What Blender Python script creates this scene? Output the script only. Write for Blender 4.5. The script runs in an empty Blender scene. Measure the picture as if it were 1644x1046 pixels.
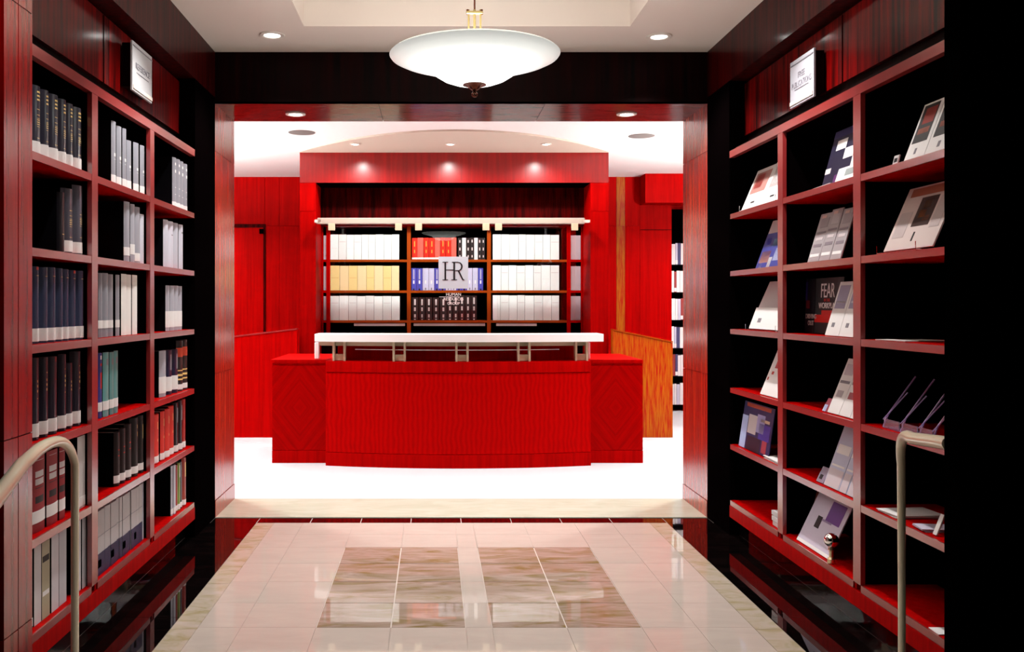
import bpy, bmesh, math, random
from mathutils import Vector, Matrix
random.seed(7)
S = bpy.context.scene
C = S.collection
R = math.radians

# ------------------------------------------------------------------ camera, world, exposure
F = 1480.0; VX, VY, H = 695.0, 490.0, 1.4          # focal length in pixels, vanishing point, eye height
cam = bpy.data.cameras.new('camera'); co = bpy.data.objects.new('camera', cam); C.objects.link(co)
co.location = (0, 0, H); co.rotation_euler = (R(90), 0, 0)
cam.sensor_width = 36; cam.lens = F * 36 / 1644
cam.shift_x = (822 - VX) / 1644; cam.shift_y = -(523 - VY) / 1644
cam.clip_start = 0.05
S.camera = co
w = bpy.data.worlds.new('world'); S.world = w; w.use_nodes = True
w.node_tree.nodes['Background'].inputs[0].default_value = (0.9, 0.95, 1, 1)
w.node_tree.nodes['Background'].inputs[1].default_value = 0.0
S.view_settings.view_transform = 'Standard'; S.view_settings.look = 'None'
S.view_settings.gamma = 1; S.view_settings.use_curve_mapping = False
S.view_settings.exposure = 0.0
# lamp strengths (W): recessed spots, pendant bulbs; room cans and bowls are unseen additions
W_CAN_HALL, W_CAN_SOFFIT, W_CAN_DESK, W_CAN_ROOM_ADDED = 100, 40, 80, 235
W_BOWL_HALL, W_BOWL_ROOM_ADDED = 66, 360
XL, XR = -1.437, 1.81         # faces of the hall's side walls
D1, D2 = 6.08, 6.67           # front and back of the opening between hall and room
ZC = 3.07; ZO = 2.73          # ceiling, underside of the opening's header
YP, YB = 9.97, 12.0           # portal front, back wall of the room

# ------------------------------------------------------------------ materials
def mat(name, col, rough=.5, spec=.3, metal=0, coat=0, coat_rough=.1, coat_ior=1.5, emit=None, estr=0, trans=0, ior=1.45, alpha=1):
    m = bpy.data.materials.new(name); m.use_nodes = True
    b = m.node_tree.nodes['Principled BSDF']
    def s(k, v):
        if k in b.inputs: b.inputs[k].default_value = v
    s('Base Color', (*col, 1)); s('Roughness', rough); s('Specular IOR Level', spec); s('Metallic', metal)
    s('Coat Weight', coat); s('Coat Roughness', coat_rough); s('Coat IOR', coat_ior)
    s('Transmission Weight', trans); s('IOR', ior); s('Alpha', alpha)
    if emit: s('Emission Color', (*emit, 1)); s('Emission Strength', estr)
    return m
def N(m, t, **kw):
    n = m.node_tree.nodes.new(t)
    for k, v in kw.items():
        if k.startswith('i_'): n.inputs[int(k[2:]) if k[2:].isdigit() else k[2:]].default_value = v
        else: setattr(n, k, v)
    return n
def L(m, a, b): m.node_tree.links.new(a, b)
def ramp(m, pts):
    r = N(m, 'ShaderNodeValToRGB'); e = r.color_ramp.elements
    while len(e) < len(pts): e.new(.5)
    for k, (p, c) in enumerate(pts): e[k].position = p; e[k].color = (*c, 1)
    return r
def grain(m, c0, c1, scale=(30, 30, 1.2), detail=4, c2=None, bump=.0):
    b = m.node_tree.nodes['Principled BSDF']
    t = N(m, 'ShaderNodeTexCoord'); mp = N(m, 'ShaderNodeMapping'); mp.inputs['Scale'].default_value = scale
    n = N(m, 'ShaderNodeTexNoise', i_Scale=1.0, i_Detail=detail, i_Roughness=.6)
    r = ramp(m, [(.36, c0), (.62, c1)] if not c2 else [(.3, c0), (.5, c1), (.7, c2)])
    L(m, t.outputs['Object'], mp.inputs['Vector']); L(m, mp.outputs[0], n.inputs['Vector'])
    L(m, n.outputs['Fac'], r.inputs[0]); L(m, r.outputs[0], b.inputs['Base Color'])
    bp = N(m, 'ShaderNodeBump', i_Strength=bump, i_Distance=.002); L(m, n.outputs['Fac'], bp.inputs['Height']); L(m, bp.outputs[0], b.inputs['Normal'])
    return m
M = {}
M['wood'] = grain(mat('red_mahogany_satin', (.22, 0, 0), .5, .03), (.30, .0, .0), (.42, .0, .0))
M['polish'] = grain(mat('red_mahogany_polished', (.2, 0, 0), .5, .05, coat=1, coat_rough=.2, coat_ior=2.1), (.14, 0, 0), (.30, 0, 0), (26, 26, 1.0))
M['portal'] = grain(mat('lacquered_portal_mahogany', (.3, 0, 0), .5, .03, coat=1, coat_rough=.22, coat_ior=1.55), (.19, 0, 0), (.26, 0, 0))
M['stile'] = grain(mat('portal_stile_mahogany', (.3, 0, 0), .5, .03), (.24, 0, 0), (.32, 0, 0))
M['jamb'] = grain(mat('lacquered_mahogany_jamb', (.3, 0, 0), .5, .05, coat=1, coat_rough=.24, coat_ior=2.6), (.26, .004, 0), (.38, .02, 0), (26, 26, 1.0))
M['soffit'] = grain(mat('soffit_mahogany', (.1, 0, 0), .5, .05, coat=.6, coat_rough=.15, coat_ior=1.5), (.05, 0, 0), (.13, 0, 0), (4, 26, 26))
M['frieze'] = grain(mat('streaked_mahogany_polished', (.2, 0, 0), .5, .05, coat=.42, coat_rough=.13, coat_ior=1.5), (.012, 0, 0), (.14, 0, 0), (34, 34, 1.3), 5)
M['fascia'] = grain(mat('shaded_mahogany_polished', (.1, 0, 0), .5, .05, coat=.3, coat_rough=.13, coat_ior=1.5), (.002, 0, 0), (.045, 0, 0), (30, 30, 1.3), 5)  # polished mahogany darkened in colour for the low light on the upper walls
M['edge'] = mat('mahogany_edge_banding', (.27, .022, .022), .4, .2, coat=1, coat_rough=.2, coat_ior=2.3)
M['warm'] = grain(mat('lit_mahogany_veneer', (.45, .1, 0), .42, .2), (.33, .004, .0), (.38, .11, .001), (70, 70, 5), 5)  # golden light put into the wood colour of right partition and wall strip
M['darkwood'] = grain(mat('dark_and_shaded_mahogany', (.02, 0, 0), .5, .05), (.0005, .0, .0), (.008, .0, .0), (26, 26, 1.0))  # dark header wood; also carries the shade of ledge band and right pilaster
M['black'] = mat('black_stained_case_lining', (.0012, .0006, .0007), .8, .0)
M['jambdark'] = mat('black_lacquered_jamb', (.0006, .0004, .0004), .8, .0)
M['lintel'] = grain(mat('dim_mahogany', (.1, 0, 0), .5, .03), (.012, 0, 0), (.07, 0, 0), (24, 24, 2), 5)  # inner lintel's shade put into its colour; the door frame is plainly dark
# chevron veneer and quilted veneer of the desk
def chevron():
    m = mat('chevron_matched_veneer', (.4, 0, 0), .5, .03); b = m.node_tree.nodes['Principled BSDF']
    t = N(m, 'ShaderNodeTexCoord'); s = N(m, 'ShaderNodeSeparateXYZ'); L(m, t.outputs['Object'], s.inputs[0])
    ax = N(m, 'ShaderNodeMath', operation='ABSOLUTE'); az = N(m, 'ShaderNodeMath', operation='ABSOLUTE')
    L(m, s.outputs[0], ax.inputs[0]); L(m, s.outputs[2], az.inputs[0])
    a = N(m, 'ShaderNodeMath', operation='MULTIPLY', i_1=1.25); L(m, ax.outputs[0], a.inputs[0])
    ad = N(m, 'ShaderNodeMath', operation='ADD'); L(m, a.outputs[0], ad.inputs[0]); L(m, az.outputs[0], ad.inputs[1])
    k = N(m, 'ShaderNodeCombineXYZ'); L(m, ad.outputs[0], k.inputs[0]); L(m, ax.outputs[0], k.inputs[1])
    mp = N(m, 'ShaderNodeMapping'); mp.inputs['Scale'].default_value = (26, 2.5, 1); L(m, k.outputs[0], mp.inputs['Vector'])
    n = N(m, 'ShaderNodeTexNoise', i_Scale=1.0, i_Detail=4); L(m, mp.outputs[0], n.inputs['Vector'])
    r = ramp(m, [(.35, (.28, 0, 0)), (.6, (.38, 0, 0))]); L(m, n.outputs['Fac'], r.inputs[0]); L(m, r.outputs[0], b.inputs['Base Color'])
    return m
M['chevron'] = chevron()
def quilt():
    m = mat('ribbon_figured_veneer', (.4, 0, 0), .5, .03); b = m.node_tree.nodes['Principled BSDF']
    t = N(m, 'ShaderNodeTexCoord'); mp = N(m, 'ShaderNodeMapping'); mp.inputs['Scale'].default_value = (1, 1, 1)
    L(m, t.outputs['Object'], mp.inputs['Vector'])
    wv = N(m, 'ShaderNodeTexWave', wave_type='BANDS', bands_direction='X', i_Scale=7.5, i_Distortion=4.5, i_Detail=1.5)
    wv.inputs['Detail Scale'].default_value = .9
    L(m, mp.outputs[0], wv.inputs['Vector'])
    mp2 = N(m, 'ShaderNodeMapping'); mp2.inputs['Scale'].default_value = (60, 60, 10); L(m, t.outputs['Object'], mp2.inputs['Vector'])
    n = N(m, 'ShaderNodeTexNoise', i_Scale=1.0, i_Detail=3); L(m, mp2.outputs[0], n.inputs['Vector'])
    mx = N(m, 'ShaderNodeMath', operation='MULTIPLY_ADD', i_1=.55); L(m, wv.outputs['Fac'], mx.inputs[0])
    h = N(m, 'ShaderNodeMath', operation='MULTIPLY', i_1=.45); L(m, n.outputs['Fac'], h.inputs[0]); L(m, h.outputs[0], mx.inputs[2])
    r = ramp(m, [(.15, (.33, 0, 0)), (.5, (.42, 0, 0)), (.8, (.47, 0, 0))]); L(m, mx.outputs[0], r.inputs[0]); L(m, r.outputs[0], b.inputs['Base Color'])
    return m
M['quilt'] = quilt()
def stone(name, c0, c1, c2, scale=(1.5, 5, 5), rough=.12, ior=1.45, spec=.5):
    m = mat(name, c1, rough, spec, ior=ior); b = m.node_tree.nodes['Principled BSDF']
    t = N(m, 'ShaderNodeTexCoord'); mp = N(m, 'ShaderNodeMapping'); mp.inputs['Scale'].default_value = scale
    gi = N(m, 'ShaderNodeObjectInfo'); L(m, gi.outputs['Random'], mp.inputs['Location'])
    sc = N(m, 'ShaderNodeVectorMath', operation='ADD'); mul = N(m, 'ShaderNodeMath', operation='MULTIPLY', i_1=40.0)
    L(m, gi.outputs['Random'], mul.inputs[0]); L(m, t.outputs['Object'], sc.inputs[0]); L(m, mul.outputs[0], sc.inputs[1])
    L(m, sc.outputs[0], mp.inputs['Vector'])
    n = N(m, 'ShaderNodeTexNoise', i_Scale=2.0, i_Detail=7, i_Roughness=.6, i_Distortion=1.2); L(m, mp.outputs[0], n.inputs['Vector'])
    r = ramp(m, [(.33, c0), (.5, c1), (.68, c2)]); L(m, n.outputs['Fac'], r.inputs[0]); L(m, r.outputs[0], b.inputs['Base Color'])
    return m
M['stone'] = stone('beige_limestone', (.455, .395, .35), (.475, .41, .365), (.495, .43, .38), rough=.012)
M['marble'] = stone('veined_brown_marble', (.22, .16, .06), (.32, .24, .19), (.42, .33, .29), (1.6, 6, 5), rough=.01)
M['border'] = stone('olive_veined_border_stone', (.33, .28, .16), (.42, .36, .28), (.46, .39, .34), (3, 6, 5), rough=.015)
M['sill'] = stone('cream_threshold_stone', (.40, .43, .34), (.44, .47, .38), (.47, .50, .42), rough=.15)
M['granite'] = stone('polished_black_granite', (.0012, .001, .001), (.0025, .0015, .0015), (.006, .003, .003), rough=.02, ior=1.55)
M['grout'] = mat('pale_grout', (.58, .52, .48), .6)
M['darkgrout'] = mat('grey_grout', (.32, .27, .26), .5)
M['ceil'] = mat('ceiling_paint', (.72, .64, .58), .8, .1)
M['ceil_room'] = mat('white_ceiling_paint', (.86, .86, .86), .8, .1)
M['ceil_curve'] = mat('beige_ceiling_paint', (.60, .54, .46), .8, .1)
m = mat('white_loop_carpet', (.50, .54, .57), .95, .05); M['carpet'] = m
n = N(m, 'ShaderNodeTexNoise', i_Scale=220.0, i_Detail=3); t = N(m, 'ShaderNodeTexCoord'); L(m, t.outputs['Object'], n.inputs['Vector'])
bp = N(m, 'ShaderNodeBump', i_Strength=.5, i_Distance=.004); L(m, n.outputs['Fac'], bp.inputs['Height']); L(m, bp.outputs[0], m.node_tree.nodes['Principled BSDF'].inputs['Normal'])
M['white'] = mat('white_paper', (.80, .80, .80), .6, .2)
M['offwhite'] = mat('grey_white_paper', (.60, .57, .58), .6, .2)
M['counter'] = mat('white_solid_surface', (.92, .92, .92), .3, .4)
M['brass'] = mat('brushed_brass', (.78, .66, .42), .28, .5, metal=1)
M['railbrass'] = mat('ivory_toned_brass', (.86, .79, .58), .3, .6, metal=.08, coat=.6, coat_rough=.12)
M['palebrass'] = mat('pale_brass_enamel', (.50, .44, .30), .35, .5)
M['railcream'] = mat('cream_enamelled_rail', (.40, .35, .29), .5, .2)
M['dimbrass'] = mat('backlit_dark_brass', (.34, .25, .10), .35, .5, metal=.7)  # brass darkened in colour because the pendant rods are backlit
M['nickel'] = mat('brushed_nickel_rail', (.75, .70, .60), .4, .5, metal=.3)
M['chrome'] = mat('chrome', (.9, .9, .9), .05, .5, metal=1)
M['brownmetal'] = mat('bronze', (.12, .03, .015), .25, .5, metal=.8)
M['glass'] = mat('clear_glass', (.96, 1, .98), .0, .5, trans=1, ior=1.45)
M['acrylic'] = mat('clear_acrylic', (.86, .82, .98), .02, .5, trans=.85, ior=1.4)
M['frost'] = mat('frosted_pale_plate', (.44, .52, .58), .5, .3)
M['signplate'] = mat('matt_grey_white_sign', (.46, .47, .49), .5, .2)
M['signplate2'] = mat('matt_pale_grey_sign', (.40, .40, .45), .5, .2)
M['ink'] = mat('black_ink', (.015, .013, .015), .5, .2)
M['greyink'] = mat('grey_ink', (.22, .21, .24), .5, .2)
M['goldleaf'] = mat('gold_leaf', (.85, .62, .22), .35, .5, metal=.2)
M['redprint'] = mat('red_print', (.5, .02, .01), .4, .3)
M['lens'] = mat('lamp_lens', (1, 1, 1), .5, emit=(1, 1, .97), estr=12)
M['whitetrim'] = mat('white_enamel_trim', (.72, .66, .6), .4, .4)
M['speaker'] = mat('grey_speaker_grille', (.17, .155, .15), .7, .1)
def bowlmat():
    m = mat('opal_glass_bowl', (.75, .82, .76), .3, .4, emit=(.95, 1, .96), estr=1); b = m.node_tree.nodes['Principled BSDF']
    t = N(m, 'ShaderNodeTexCoord'); s = N(m, 'ShaderNodeSeparateXYZ'); L(m, t.outputs['Object'], s.inputs[0])
    r = ramp(m, [(.0, (1, 1, 1)), (.55, (.85, .85, .85)), (.80, (.35, .35, .35)), (1, (.20, .20, .20))])
    v = N(m, 'ShaderNodeVectorMath', operation='LENGTH'); cxy = N(m, 'ShaderNodeCombineXYZ')
    L(m, s.outputs[0], cxy.inputs[0]); L(m, s.outputs[1], cxy.inputs[1]); L(m, cxy.outputs[0], v.inputs[0])
    d = N(m, 'ShaderNodeMath', operation='DIVIDE', i_1=.376); L(m, v.outputs['Value'], d.inputs[0]); L(m, d.outputs[0], r.inputs[0])
    k = N(m, 'ShaderNodeMath', operation='MULTIPLY', i_1=2.2); L(m, r.outputs[0], k.inputs[0]); L(m, k.outputs[0], b.inputs['Emission Strength'])
    return m
M['bowl'] = bowlmat()
M['board'] = mat('shaded_cover_boards', (.003, .003, .004), .6, .0)  # boards coloured near black in place of the shade between books
_cc = {}
def colr(c, gloss=.35):
    k = (tuple(c), gloss)
    if k not in _cc: _cc[k] = mat('book_cloth', c, gloss, .4, coat=.45 if gloss < .4 else 0, coat_rough=.12, coat_ior=1.6)
    return _cc[k]

# ------------------------------------------------------------------ mesh helpers
def link(name, me, m=None, parent=None, loc=(0, 0, 0), rot=(0, 0, 0)):
    o = bpy.data.objects.new(name, me); C.objects.link(o); o.location = loc; o.rotation_euler = rot
    if m is not None:
        for x in (m if isinstance(m, (list, tuple)) else [m]): me.materials.append(x)
    if parent: o.parent = parent
    return o
def done(name, bm, m, parent=None, loc=(0, 0, 0), rot=(0, 0, 0), smooth=False):
    me = bpy.data.meshes.new(name)
    bmesh.ops.recalc_face_normals(bm, faces=bm.faces[:])
    bm.to_mesh(me); bm.free()
    if smooth:
        for p in me.polygons: p.use_smooth = True
        try: me.set_sharp_from_angle(angle=R(40))
        except Exception: pass
    return link(name, me, m, parent, loc, rot)
def addbox(bm, x0, x1, y0, y1, z0, z1, bev=0):
    v = [bm.verts.new(p) for p in ((x0, y0, z0), (x1, y0, z0), (x1, y1, z0), (x0, y1, z0), (x0, y0, z1), (x1, y0, z1), (x1, y1, z1), (x0, y1, z1))]
    fs = [bm.faces.new([v[i] for i in f]) for f in ((0, 3, 2, 1), (4, 5, 6, 7), (0, 1, 5, 4), (1, 2, 6, 5), (2, 3, 7, 6), (3, 0, 4, 7))]
    if bev:
        es = list({e for f in fs for e in f.edges})
        bmesh.ops.bevel(bm, geom=es, offset=bev, segments=1, affect='EDGES')
def box(name, x0, x1, y0, y1, z0, z1, m, parent=None, bev=0):
    """box with its origin at the centre of its base"""
    if x0 > x1: x0, x1 = x1, x0
    cx, cy = (x0 + x1) / 2, (y0 + y1) / 2
    bm = bmesh.new(); addbox(bm, x0 - cx, x1 - cx, y0 - cy, y1 - cy, 0, z1 - z0, bev)
    loc = Vector((cx, cy, z0))
    if parent: loc = loc - Vector(parent.location)
    return done(name, bm, m, parent, loc)
def boxes(name, bl, m, parent=None, bev=0):
    bm = bmesh.new()
    o = Vector(parent.location) if parent else Vector((0, 0, 0))
    for b in bl: addbox(bm, b[0] - o.x, b[1] - o.x, b[2] - o.y, b[3] - o.y, b[4] - o.z, b[5] - o.z, bev)
    return done(name, bm, m, parent)
def addprism(bm, pts, z0, z1, axis='z'):
    def P(p, h): return (p[0], p[1], h) if axis == 'z' else ((p[0], h, p[1]) if axis == 'y' else (h, p[0], p[1]))
    a = [bm.verts.new(P(p, z0)) for p in pts]; b = [bm.verts.new(P(p, z1)) for p in pts]
    n = len(pts); bm.faces.new(a); bm.faces.new(b)
    for i in range(n): bm.faces.new((a[i], a[(i + 1) % n], b[(i + 1) % n], b[i]))
def prism(name, pts, z0, z1, m, parent=None, axis='z', smooth=False):
    bm = bmesh.new(); addprism(bm, pts, z0, z1, axis)
    o = done(name, bm, m, parent, smooth=smooth)
    if parent: o.location = -Vector(parent.location)
    return o
def addlathe(bm, prof, seg=32, cx=0, cy=0, cz=0):
    rings = []
    for r, z in prof:
        rings.append([bm.verts.new((cx + r * math.cos(2 * math.pi * i / seg), cy + r * math.sin(2 * math.pi * i / seg), cz + z)) for i in range(seg)] if r > 1e-6 else [bm.verts.new((cx, cy, cz + z))])
    for a, b in zip(rings, rings[1:]):
        for i in range(seg):
            j = (i + 1) % seg
            if len(a) == 1 and len(b) == 1: continue
            if len(a) == 1: bm.faces.new((a[0], b[i], b[j]))
            elif len(b) == 1: bm.faces.new((a[i], a[j], b[0]))
            else: bm.faces.new((a[i], a[j], b[j], b[i]))
def lathe(name, prof, m, parent=None, loc=(0, 0, 0), seg=32):
    bm = bmesh.new(); addlathe(bm, prof, seg); return done(name, bm, m, parent, loc, smooth=True)
def addtube(bm, pts, r, seg=12, caps=True):
    pts = [Vector(p) for p in pts]; rings = []; up = Vector((0, 0, 1)); prev = None
    for i, p in enumerate(pts):
        d = (pts[min(i + 1, len(pts) - 1)] - pts[max(i - 1, 0)]).normalized()
        if prev is None:
            u = d.cross(up)
            if u.length < 1e-3: u = d.cross(Vector((1, 0, 0)))
            u.normalize()
        else: u = (prev - d * prev.dot(d)).normalized()
        prev = u; v = d.cross(u)
        rr = r[i] if isinstance(r, (list, tuple)) else r
        rings.append([bm.verts.new(p + (u * math.cos(2 * math.pi * k / seg) + v * math.sin(2 * math.pi * k / seg)) * rr) for k in range(seg)])
    for a, b in zip(rings, rings[1:]):
        for k in range(seg): bm.faces.new((a[k], a[(k + 1) % seg], b[(k + 1) % seg], b[k]))
    if caps: bm.faces.new(rings[0]); bm.faces.new(rings[-1])
def tube(name, pts, r, m, parent=None, seg=12):
    bm = bmesh.new(); o = Vector(parent.location) if parent else Vector((0, 0, 0))
    addtube(bm, [Vector(p) - o for p in pts], r, seg); return done(name, bm, m, parent, smooth=True)
def bez(p0, p1, p2, n=8):
    p0, p1, p2 = map(Vector, (p0, p1, p2))
    return [p0 * (1 - t) ** 2 + p1 * 2 * t * (1 - t) + p2 * t * t for t in [i / n for i in range(n + 1)]]
def thing(name, label, cat, loc=(0, 0, 0), rz=0, group=None):
    o = bpy.data.objects.new(name, None); C.objects.link(o); o.location = loc; o.rotation_euler = (0, 0, rz); o.empty_display_size = .1
    return tag(o, label, cat, group)
def tag(o, label, cat, group=None):
    o['label'] = label; o['category'] = cat
    if group: o['group'] = group
    return o
def struct(o, label=None, cat=None):
    o['kind'] = 'structure'
    if label: o['label'] = label
    if cat: o['category'] = cat
    return o
def text(name, s, size, m, parent, loc, rot, ext=.0006, sx=1):
    cu = bpy.data.curves.new(name, 'FONT'); cu.body = s; cu.size = size; cu.extrude = ext; cu.align_x = 'CENTER'; cu.align_y = 'CENTER'
    cu.materials.append(m)
    tmp = bpy.data.objects.new('tmp', cu); C.objects.link(tmp); bpy.context.view_layer.update()
    me = bpy.data.meshes.new_from_object(tmp.evaluated_get(bpy.context.evaluated_depsgraph_get())); bpy.data.objects.remove(tmp)
    for v in me.vertices: v.co.x *= sx
    me.name = name; o = bpy.data.objects.new(name, me); C.objects.link(o); o.parent = parent; o.location = loc; o.rotation_euler = rot
    return o
ORD = ['first', 'second', 'third', 'fourth', 'fifth', 'sixth', 'seventh', 'eighth', 'ninth', 'tenth', 'eleventh', 'twelfth', 'thirteenth', 'fourteenth', 'fifteenth', 'sixteenth', 'seventeenth', 'eighteenth', 'nineteenth']
def yl(px, a=-XL): return F * a / (VX - px)          # distance along the left wall's face
def yr(px, a=XR): return F * a / (px - VX)           # distance along the right wall's face

# ------------------------------------------------------------------ room shell: floor and its tiles
floor = struct(box('floor', -1.9, 2.3, 1.2, D1, -.06, -.0035, M['grout']), 'polished stone floor of the entrance hall in a bordered tile pattern', 'floor')
def tile(x0, x1, y0, y1, m, name='tile', g=.0035):
    return box(name, x0 + g, x1 - g, y0 + g, y1 - g, -.02, 0, m, floor)
XI0, XI1 = -1.137, 1.51
cols = [XI0 + .115, -.835, -.509, -.183, .1435, .257, .583, .909, 1.15, XI1 - .115]
rows = [5.94, 5.64, 5.34, 5.007, 4.675, 4.342, 4.01, 3.68, 3.35, 3.02, 2.69, 2.36, 2.03]
for j in range(len(rows) - 1):
    for i in range(len(cols) - 1):
        inlay = 2 <= j < 6 and (i in (2, 3, 5, 6))
        tile(cols[i], cols[i + 1], rows[j + 1], rows[j], M['marble'] if inlay else M['stone'], 'marble_tile' if inlay else 'stone_tile', .0032 if inlay else .0007)
for s, (a, b) in enumerate(((XI0, XI0 + .115), (XI1 - .115, XI1))):
    y = 5.94
    while y > 2.2: tile(a, b, y - .65, y, M['border'], 'border_tile', .0012); y -= .65
xs = [XL, XI0] + [.183 + .325 * k for k in range(-3, 4)] + [XI1, XR]
for a, b in zip(xs, xs[1:]):
    if b - a > .02: tile(a, b, 5.94, D1, M['granite'], 'granite_tile', .0025)
for a, b in ((XL - .06, XI0), (XI1, XR + .06)):
    y = 5.94
    while y > 2.2: tile(a, b, y - .6, y, M['granite'], 'granite_tile', .0012); y -= .6
box('near_paving', -1.9, 2.3, 1.2, 2.03, -.02, 0, M['stone'], floor)
sill = struct(box('trim_1', XL, XR, D1, D2, -.05, .004, M['sill']), 'cream stone threshold slab in the opening to the room', 'threshold')
carpet = struct(box('floor_carpet', -5.6, 6.0, D2, 13.2, -.05, .002, M['carpet']), 'white carpet of the room around the reference desk', 'carpet')

# ------------------------------------------------------------------ hall ceiling with coffer
boxes('ceiling', [(-1.9, -.772, 1.2, D1, ZC, ZC + .34), (1.18, 2.3, 1.2, D1, ZC, ZC + .34), (-.772, 1.18, 5.52, D1, ZC, ZC + .34), (-.772, 1.18, 1.2, 2.4, ZC, ZC + .34), (-.772, 1.18, 2.4, 5.52, ZC + .3, ZC + .34)], M['ceil'])
struct(bpy.data.objects['ceiling'], 'cream plaster hall ceiling with a raised rectangular coffer', 'ceiling')
boxes('ceiling_room', [(-5.6, 6.0, D2, 13.2, ZC, ZC + .1)], M['ceil_room']); struct(bpy.data.objects['ceiling_room'], 'bright white ceiling over the reference desk', 'ceiling')
# curved ceiling piece over the desk
arc = []
for i in range(25):
    x = -1.44 + 3.34 * i / 24; u = (x - .23) / 1.67
    arc.append((x, 9.93 - 1.18 * (1 - abs(u) ** 2.0)))
prism('trim_2', arc + [(1.9, YP - .001), (-1.44, YP - .001)], ZC - .018, ZC - .0005, M['ceil_curve'])
struct(bpy.data.objects['trim_2'], 'beige curved ceiling piece in front of the portal', 'ceiling trim')

# ------------------------------------------------------------------ hall side walls
def side_wall(side):
    X = XL if side == 'left' else XR; s = -1 if side == 'left' else 1
    O = X + s * .45
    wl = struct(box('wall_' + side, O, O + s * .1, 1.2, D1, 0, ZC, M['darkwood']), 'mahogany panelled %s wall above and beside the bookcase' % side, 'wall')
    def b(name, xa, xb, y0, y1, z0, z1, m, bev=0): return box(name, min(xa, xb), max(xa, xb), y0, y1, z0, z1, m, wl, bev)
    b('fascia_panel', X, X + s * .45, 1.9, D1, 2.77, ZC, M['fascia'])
    b('frieze_backing', X + s * .115, X + s * .45, 1.9, D1, 2.36, 2.77, M['darkwood'])  # dark wood colour carries the shadow between frieze and ledge
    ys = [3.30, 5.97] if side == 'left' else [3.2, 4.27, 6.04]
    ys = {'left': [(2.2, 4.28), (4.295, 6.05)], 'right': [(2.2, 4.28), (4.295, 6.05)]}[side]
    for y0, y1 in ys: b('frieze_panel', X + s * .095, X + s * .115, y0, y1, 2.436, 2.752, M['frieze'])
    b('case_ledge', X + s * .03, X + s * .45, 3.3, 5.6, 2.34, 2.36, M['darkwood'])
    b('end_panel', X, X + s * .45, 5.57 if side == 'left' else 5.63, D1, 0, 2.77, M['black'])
    # pilaster beside the near bay
    ya = 3.297 if side == 'left' else 3.2
    for y0, y1 in ((3.08, 3.1835), (3.1895, ya)) if side == 'left' else ((3.0, 3.097), (3.103, ya)):
        for z0, z1 in ((0, .28), (.284, .945), (.949, 2.438), (2.442, ZC)):
            b('pilaster_panel', X - s * .004, X + s * .03, y0, y1, z0, z1, M['polish'] if side == 'left' else M['darkwood'])  # right pilaster's darkness is put into its wood colour
    b('pilaster_core', X + s * .03, X + s * .45, 2.98, ya, 0, ZC, M['black'])
    return wl
side_wall('left'); side_wall('right')
# entrance jambs close to the camera
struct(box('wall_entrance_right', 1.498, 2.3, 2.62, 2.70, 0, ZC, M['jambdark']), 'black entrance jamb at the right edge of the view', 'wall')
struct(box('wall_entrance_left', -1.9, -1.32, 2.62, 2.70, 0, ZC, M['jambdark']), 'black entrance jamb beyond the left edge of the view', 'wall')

# ------------------------------------------------------------------ opening between hall and room
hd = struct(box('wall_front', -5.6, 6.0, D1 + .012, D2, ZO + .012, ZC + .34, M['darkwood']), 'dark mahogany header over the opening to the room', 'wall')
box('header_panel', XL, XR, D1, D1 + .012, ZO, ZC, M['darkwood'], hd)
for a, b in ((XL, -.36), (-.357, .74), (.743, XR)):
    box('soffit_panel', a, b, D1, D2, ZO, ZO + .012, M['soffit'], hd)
for side, X, s in (('left', XL, -1), ('right', XR, 1)):
    jb = struct(box('wall_jamb_' + side, X + s * .014, -5.6 if s < 0 else 6.0, D1 + .014, D2, 0, ZO + .012, M['wood']), 'polished mahogany jamb on the %s of the opening' % side, 'wall')
    for z0, z1 in ((.115, .946), (.95, 2.416), (2.42, ZO)):
        box('jamb_panel', X, X + s * .014, D1, D2 - .075, z0, z1, M['jamb'], jb)
        box('jamb_panel', X, X + s * .014, D2 - .071, D2, z0, z1, M['jamb'], jb)
    box('base_block', X - s * .004, X + s * .014, D1, D2, .004, .111, M['jamb'], jb)
    box('front_panel', X + s * .001, X + s * .4, D1 + .001, D1 + .014, 0, ZO, M['black'], jb)

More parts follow.
